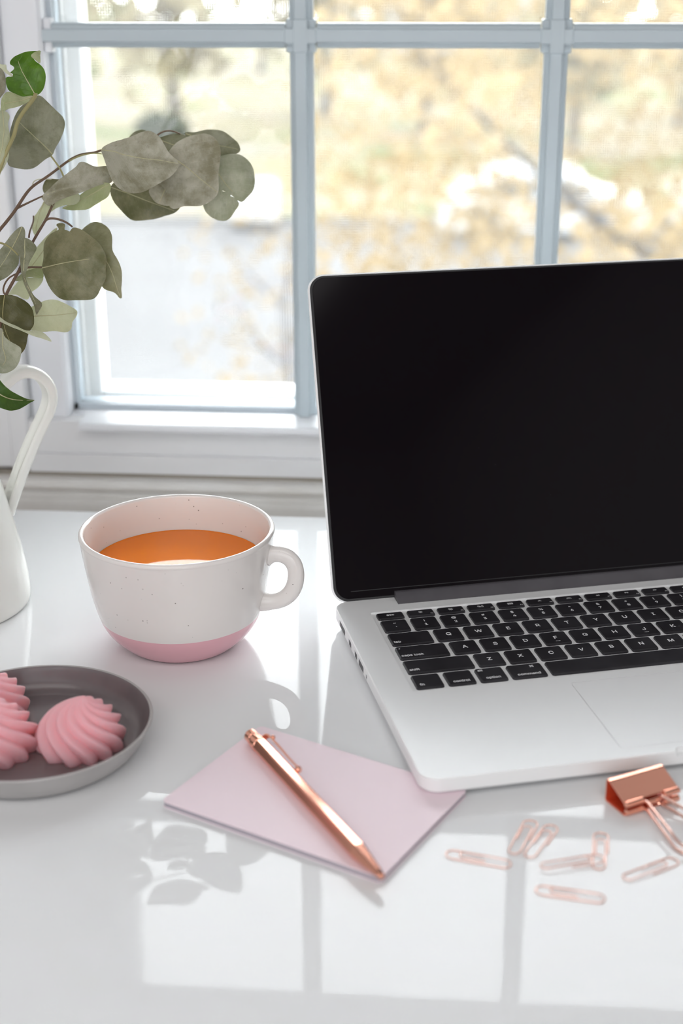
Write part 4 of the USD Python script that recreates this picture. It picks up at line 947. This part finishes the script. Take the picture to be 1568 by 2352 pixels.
def blades(points, size, r):
    """leaf-shaped quads with a fold, at the points"""
    n = len(points)
    a = r.normal(size=(n, 3)); a /= np.linalg.norm(a, axis=1, keepdims=True)
    b = np.cross(a, r.normal(size=(n, 3))); b /= np.linalg.norm(b, axis=1, keepdims=True)
    c = np.cross(a, b)
    s = (size * r.uniform(.7, 1.3, n))[:, None]
    v = np.stack([points - a * s * .5, points + b * s * .36 + c * s * .12, points + a * s * .5, points - b * s * .36 + c * s * .12], 1).reshape(-1, 3)
    k = np.arange(n)[:, None] * 4
    f = np.vstack([k + [0, 1, 2], k + [0, 2, 3]])
    return trimesh.Trimesh(v, f, process=False)

def tree(name, label, x, y, hgt, rx, rz, n, size, mt, seed, trunk_r=.16, zc=None, group=None):
    r = np.random.default_rng(seed)
    zc = hgt - rz if zc is None else zc
    t = thing(name, label, 'tree', (x, y, GZ + .1), 0, group)
    p = r.normal(size=(n, 3)); p /= np.linalg.norm(p, axis=1, keepdims=True)
    p *= (r.uniform(0, 1, n) ** .42)[:, None]
    p = p * (rx, rx, rz) + (0, 0, zc)
    w = meshkit.fbm(p / (rx * .35) + seed, 2, seed)
    p = p[w > np.quantile(w, .35)]
    part(t, 'foliage', blades(p, size, r), M[mt], kind='stuff')
    path = smooth_path([(0, 0, -.15), (.04 * rx, 0, zc * .4), (-.03 * rx, .02, zc * .8), (.02, 0, zc + rz * .5)], 16)
    part(t, 'trunk', sweep(path, np.linspace(trunk_r, trunk_r * .3, 16), 10), M['bark'], smooth=True)
    for k in range(7):
        a = k * 2.4 + seed
        z0 = zc - rz * .55 + k * rz * .16
        e = (math.cos(a) * rx * .75, math.sin(a) * rx * .75, z0 + rz * .45)
        bp = smooth_path([(0, 0, z0), (e[0] * .5, e[1] * .5, z0 + rz * .16), e], 10)
        part(t, 'bough', sweep(bp, np.linspace(trunk_r * .42, trunk_r * .08, 10), 6), M['bark'], smooth=True)
    return t

tree('autumn_tree', 'yellow leaved autumn tree nearest the window, right of centre', 2.3, 10.6, 9.4, 3.5, 4.2, 27000, .105, 'yellow', 11, .15, zc=4.4)
tree('autumn_sapling', 'small pale yellow sapling low behind the left pane', -1.45, 12.9, 4.4, 1.1, 1.7, 700, .10, 'yellow', 12, .04)
gt = 'autumn trees beyond the street'
for k, (x, y, hh, rx, rz, n, mt, lab) in enumerate((
        (-14.5, 52, 7.5, 3.6, 3.2, 1500, 'limegreen', 'lime green tree far left beyond the street'),
        (-9.0, 47, 6.4, 2.6, 2.6, 1200, 'cream', 'cream leaved tree beyond the street, left pane'),
        (-5.0, 56, 8.5, 3.2, 3.6, 1500, 'cream', 'tall cream leaved tree far behind the left grille bar'),
        (-1.2, 50, 7.2, 3.0, 3.0, 1500, 'yellow', 'yellow tree beyond the street left of the parked cars'),
        (3.4, 46, 6.6, 2.8, 2.8, 1500, 'cream', 'cream leaved tree directly behind the parked cars'),
        (7.8, 54, 8.8, 3.5, 3.8, 1600, 'yellow', 'tall yellow tree beyond the street behind the right pane'),
        (12.5, 49, 7.0, 3.0, 3.0, 1300, 'limegreen', 'lime green tree far right beyond the street'),
        (-19.0, 70, 11, 5.0, 5.0, 1500, 'cream', 'distant cream tree at the far left'),
        (-10.0, 76, 12, 5.5, 5.4, 1600, 'limegreen', 'distant pale green tree, left of the house'),
        (9.5, 78, 12, 5.5, 5.4, 1600, 'cream', 'distant cream tree, right of the house'),
        (19.0, 74, 11, 5.0, 5.0, 1500, 'yellow', 'distant yellow tree at the far right'))):
    tree('autumn_tree', lab, x, y, hh, rx, rz, n // 3, .75 if y < 60 else .9, mt, 20 + k, .2, group=gt)
for k, (x, y, s, lab) in enumerate(((-8.6, 43.5, .9, 'dark round shrub on the far lawn, left pane'), (4.9, 60, 1.3, 'dark shrub on the far lawn behind the middle pane'))):
    r = np.random.default_rng(60 + k)
    t = thing('shrub', lab, 'shrub', (x, y, GZ + .13), 0)
    p = r.normal(size=(700, 3)); p /= np.linalg.norm(p, axis=1, keepdims=True)
    p = p * (r.uniform(.3, 1, 700) ** .5)[:, None] * (s, s, s * .8) + (0, 0, s * .8)
    part(t, 'foliage', blades(p, .22, r), M['hedge'], kind='stuff')
    part(t, 'trunk', sweep(np.array([(0, 0, -.1), (0, 0, s * .4), (0, 0, s)]), [.06, .05, .02], 8), M['bark'])

def car(label, x, y):
    c = thing('parked_car', label, 'car', (x, y, GZ), 0, 'white cars parked along the far kerb')
    side = Polygon([(-2.15, .28), (2.15, .28), (2.2, .55), (2.1, .78), (1.25, .92), (.65, 1.38), (-1.0, 1.42), (-1.75, .98), (-2.15, .90), (-2.22, .55)]).buffer(.06, join_style=1)
    b = mani(extrude(side, 1.72, 'y', -.86))
    for wx in (-1.32, 1.36):
        for wy in (-.86, .86):
            b = b - mani(moved(trimesh.creation.cylinder(.37, .5, sections=28, transform=trimesh.transformations.rotation_matrix(math.pi / 2, (1, 0, 0))), (wx, wy, .32)))
    part(c, 'body', tri(b), M['carwhite'], smooth=30)
    for pts in ([(-1.55, .96), (-.92, 1.36), (-.22, 1.36), (-.22, .96)], [(-.12, .96), (-.12, 1.36), (.58, 1.33), (1.08, .96)]):
        for wy in (-.93, .925):
            part(c, 'side_window', extrude(Polygon(pts), .012, 'y', wy), M['carglass'])
    for wx in (-1.32, 1.36):
        for wy in (-.76, .76):
            w = part(c, 'wheel', moved(trimesh.creation.cylinder(.32, .2, sections=32, transform=trimesh.transformations.rotation_matrix(math.pi / 2, (1, 0, 0))), (wx, wy, .32)), M['tyre'], smooth=40)
            part(w, 'hub', moved(trimesh.creation.cylinder(.2, .22, sections=24, transform=trimesh.transformations.rotation_matrix(math.pi / 2, (1, 0, 0))), (wx, wy, .32)), M['hub'], smooth=40)
    return c
car('white parked car at the far kerb behind the middle pane', 1.9, 33.0)
car('white parked car at the far kerb behind the right pane', 7.0, 33.0)

kb = thing('kerb_box', 'small white box with dark base at the far kerb, left pane', 'box', (-4.55, 33.2, GZ))
part(kb, 'cabinet', slab(-.55, .55, -.25, .25, .12, [(.25, 0), (.95, 0), (1.1, .12)], 5), M['carwhite'], smooth=30)
part(kb, 'base', bx(-.5, .5, -.22, .22, 0, .26, .01), M['tyre'])
hs_ = thing('house', 'pale house with a grey roof far beyond the trees', 'house', (-1.0, 92, GZ + .13))
part(hs_, 'wall', bx(-7, 7, 0, 8, 0, 5.6), M['siding'])
part(hs_, 'roof', extrude(Polygon([(-.6, 5.5), (8.6, 5.5), (4, 8.6)]), 15.2, 'x', -7.6), M['roofing'])
for wx in (-5, -1.8, 1.8, 5):
    for wz in (.9, 3.5):
        w = part(hs_, 'window', bx(wx - .6, wx + .6, -.06, .05, wz, wz + 1.3), M['vinyl'])
        part(w, 'pane', bx(wx - .5, wx + .5, -.08, -.05, wz + .1, wz + 1.2), M['carglass'])
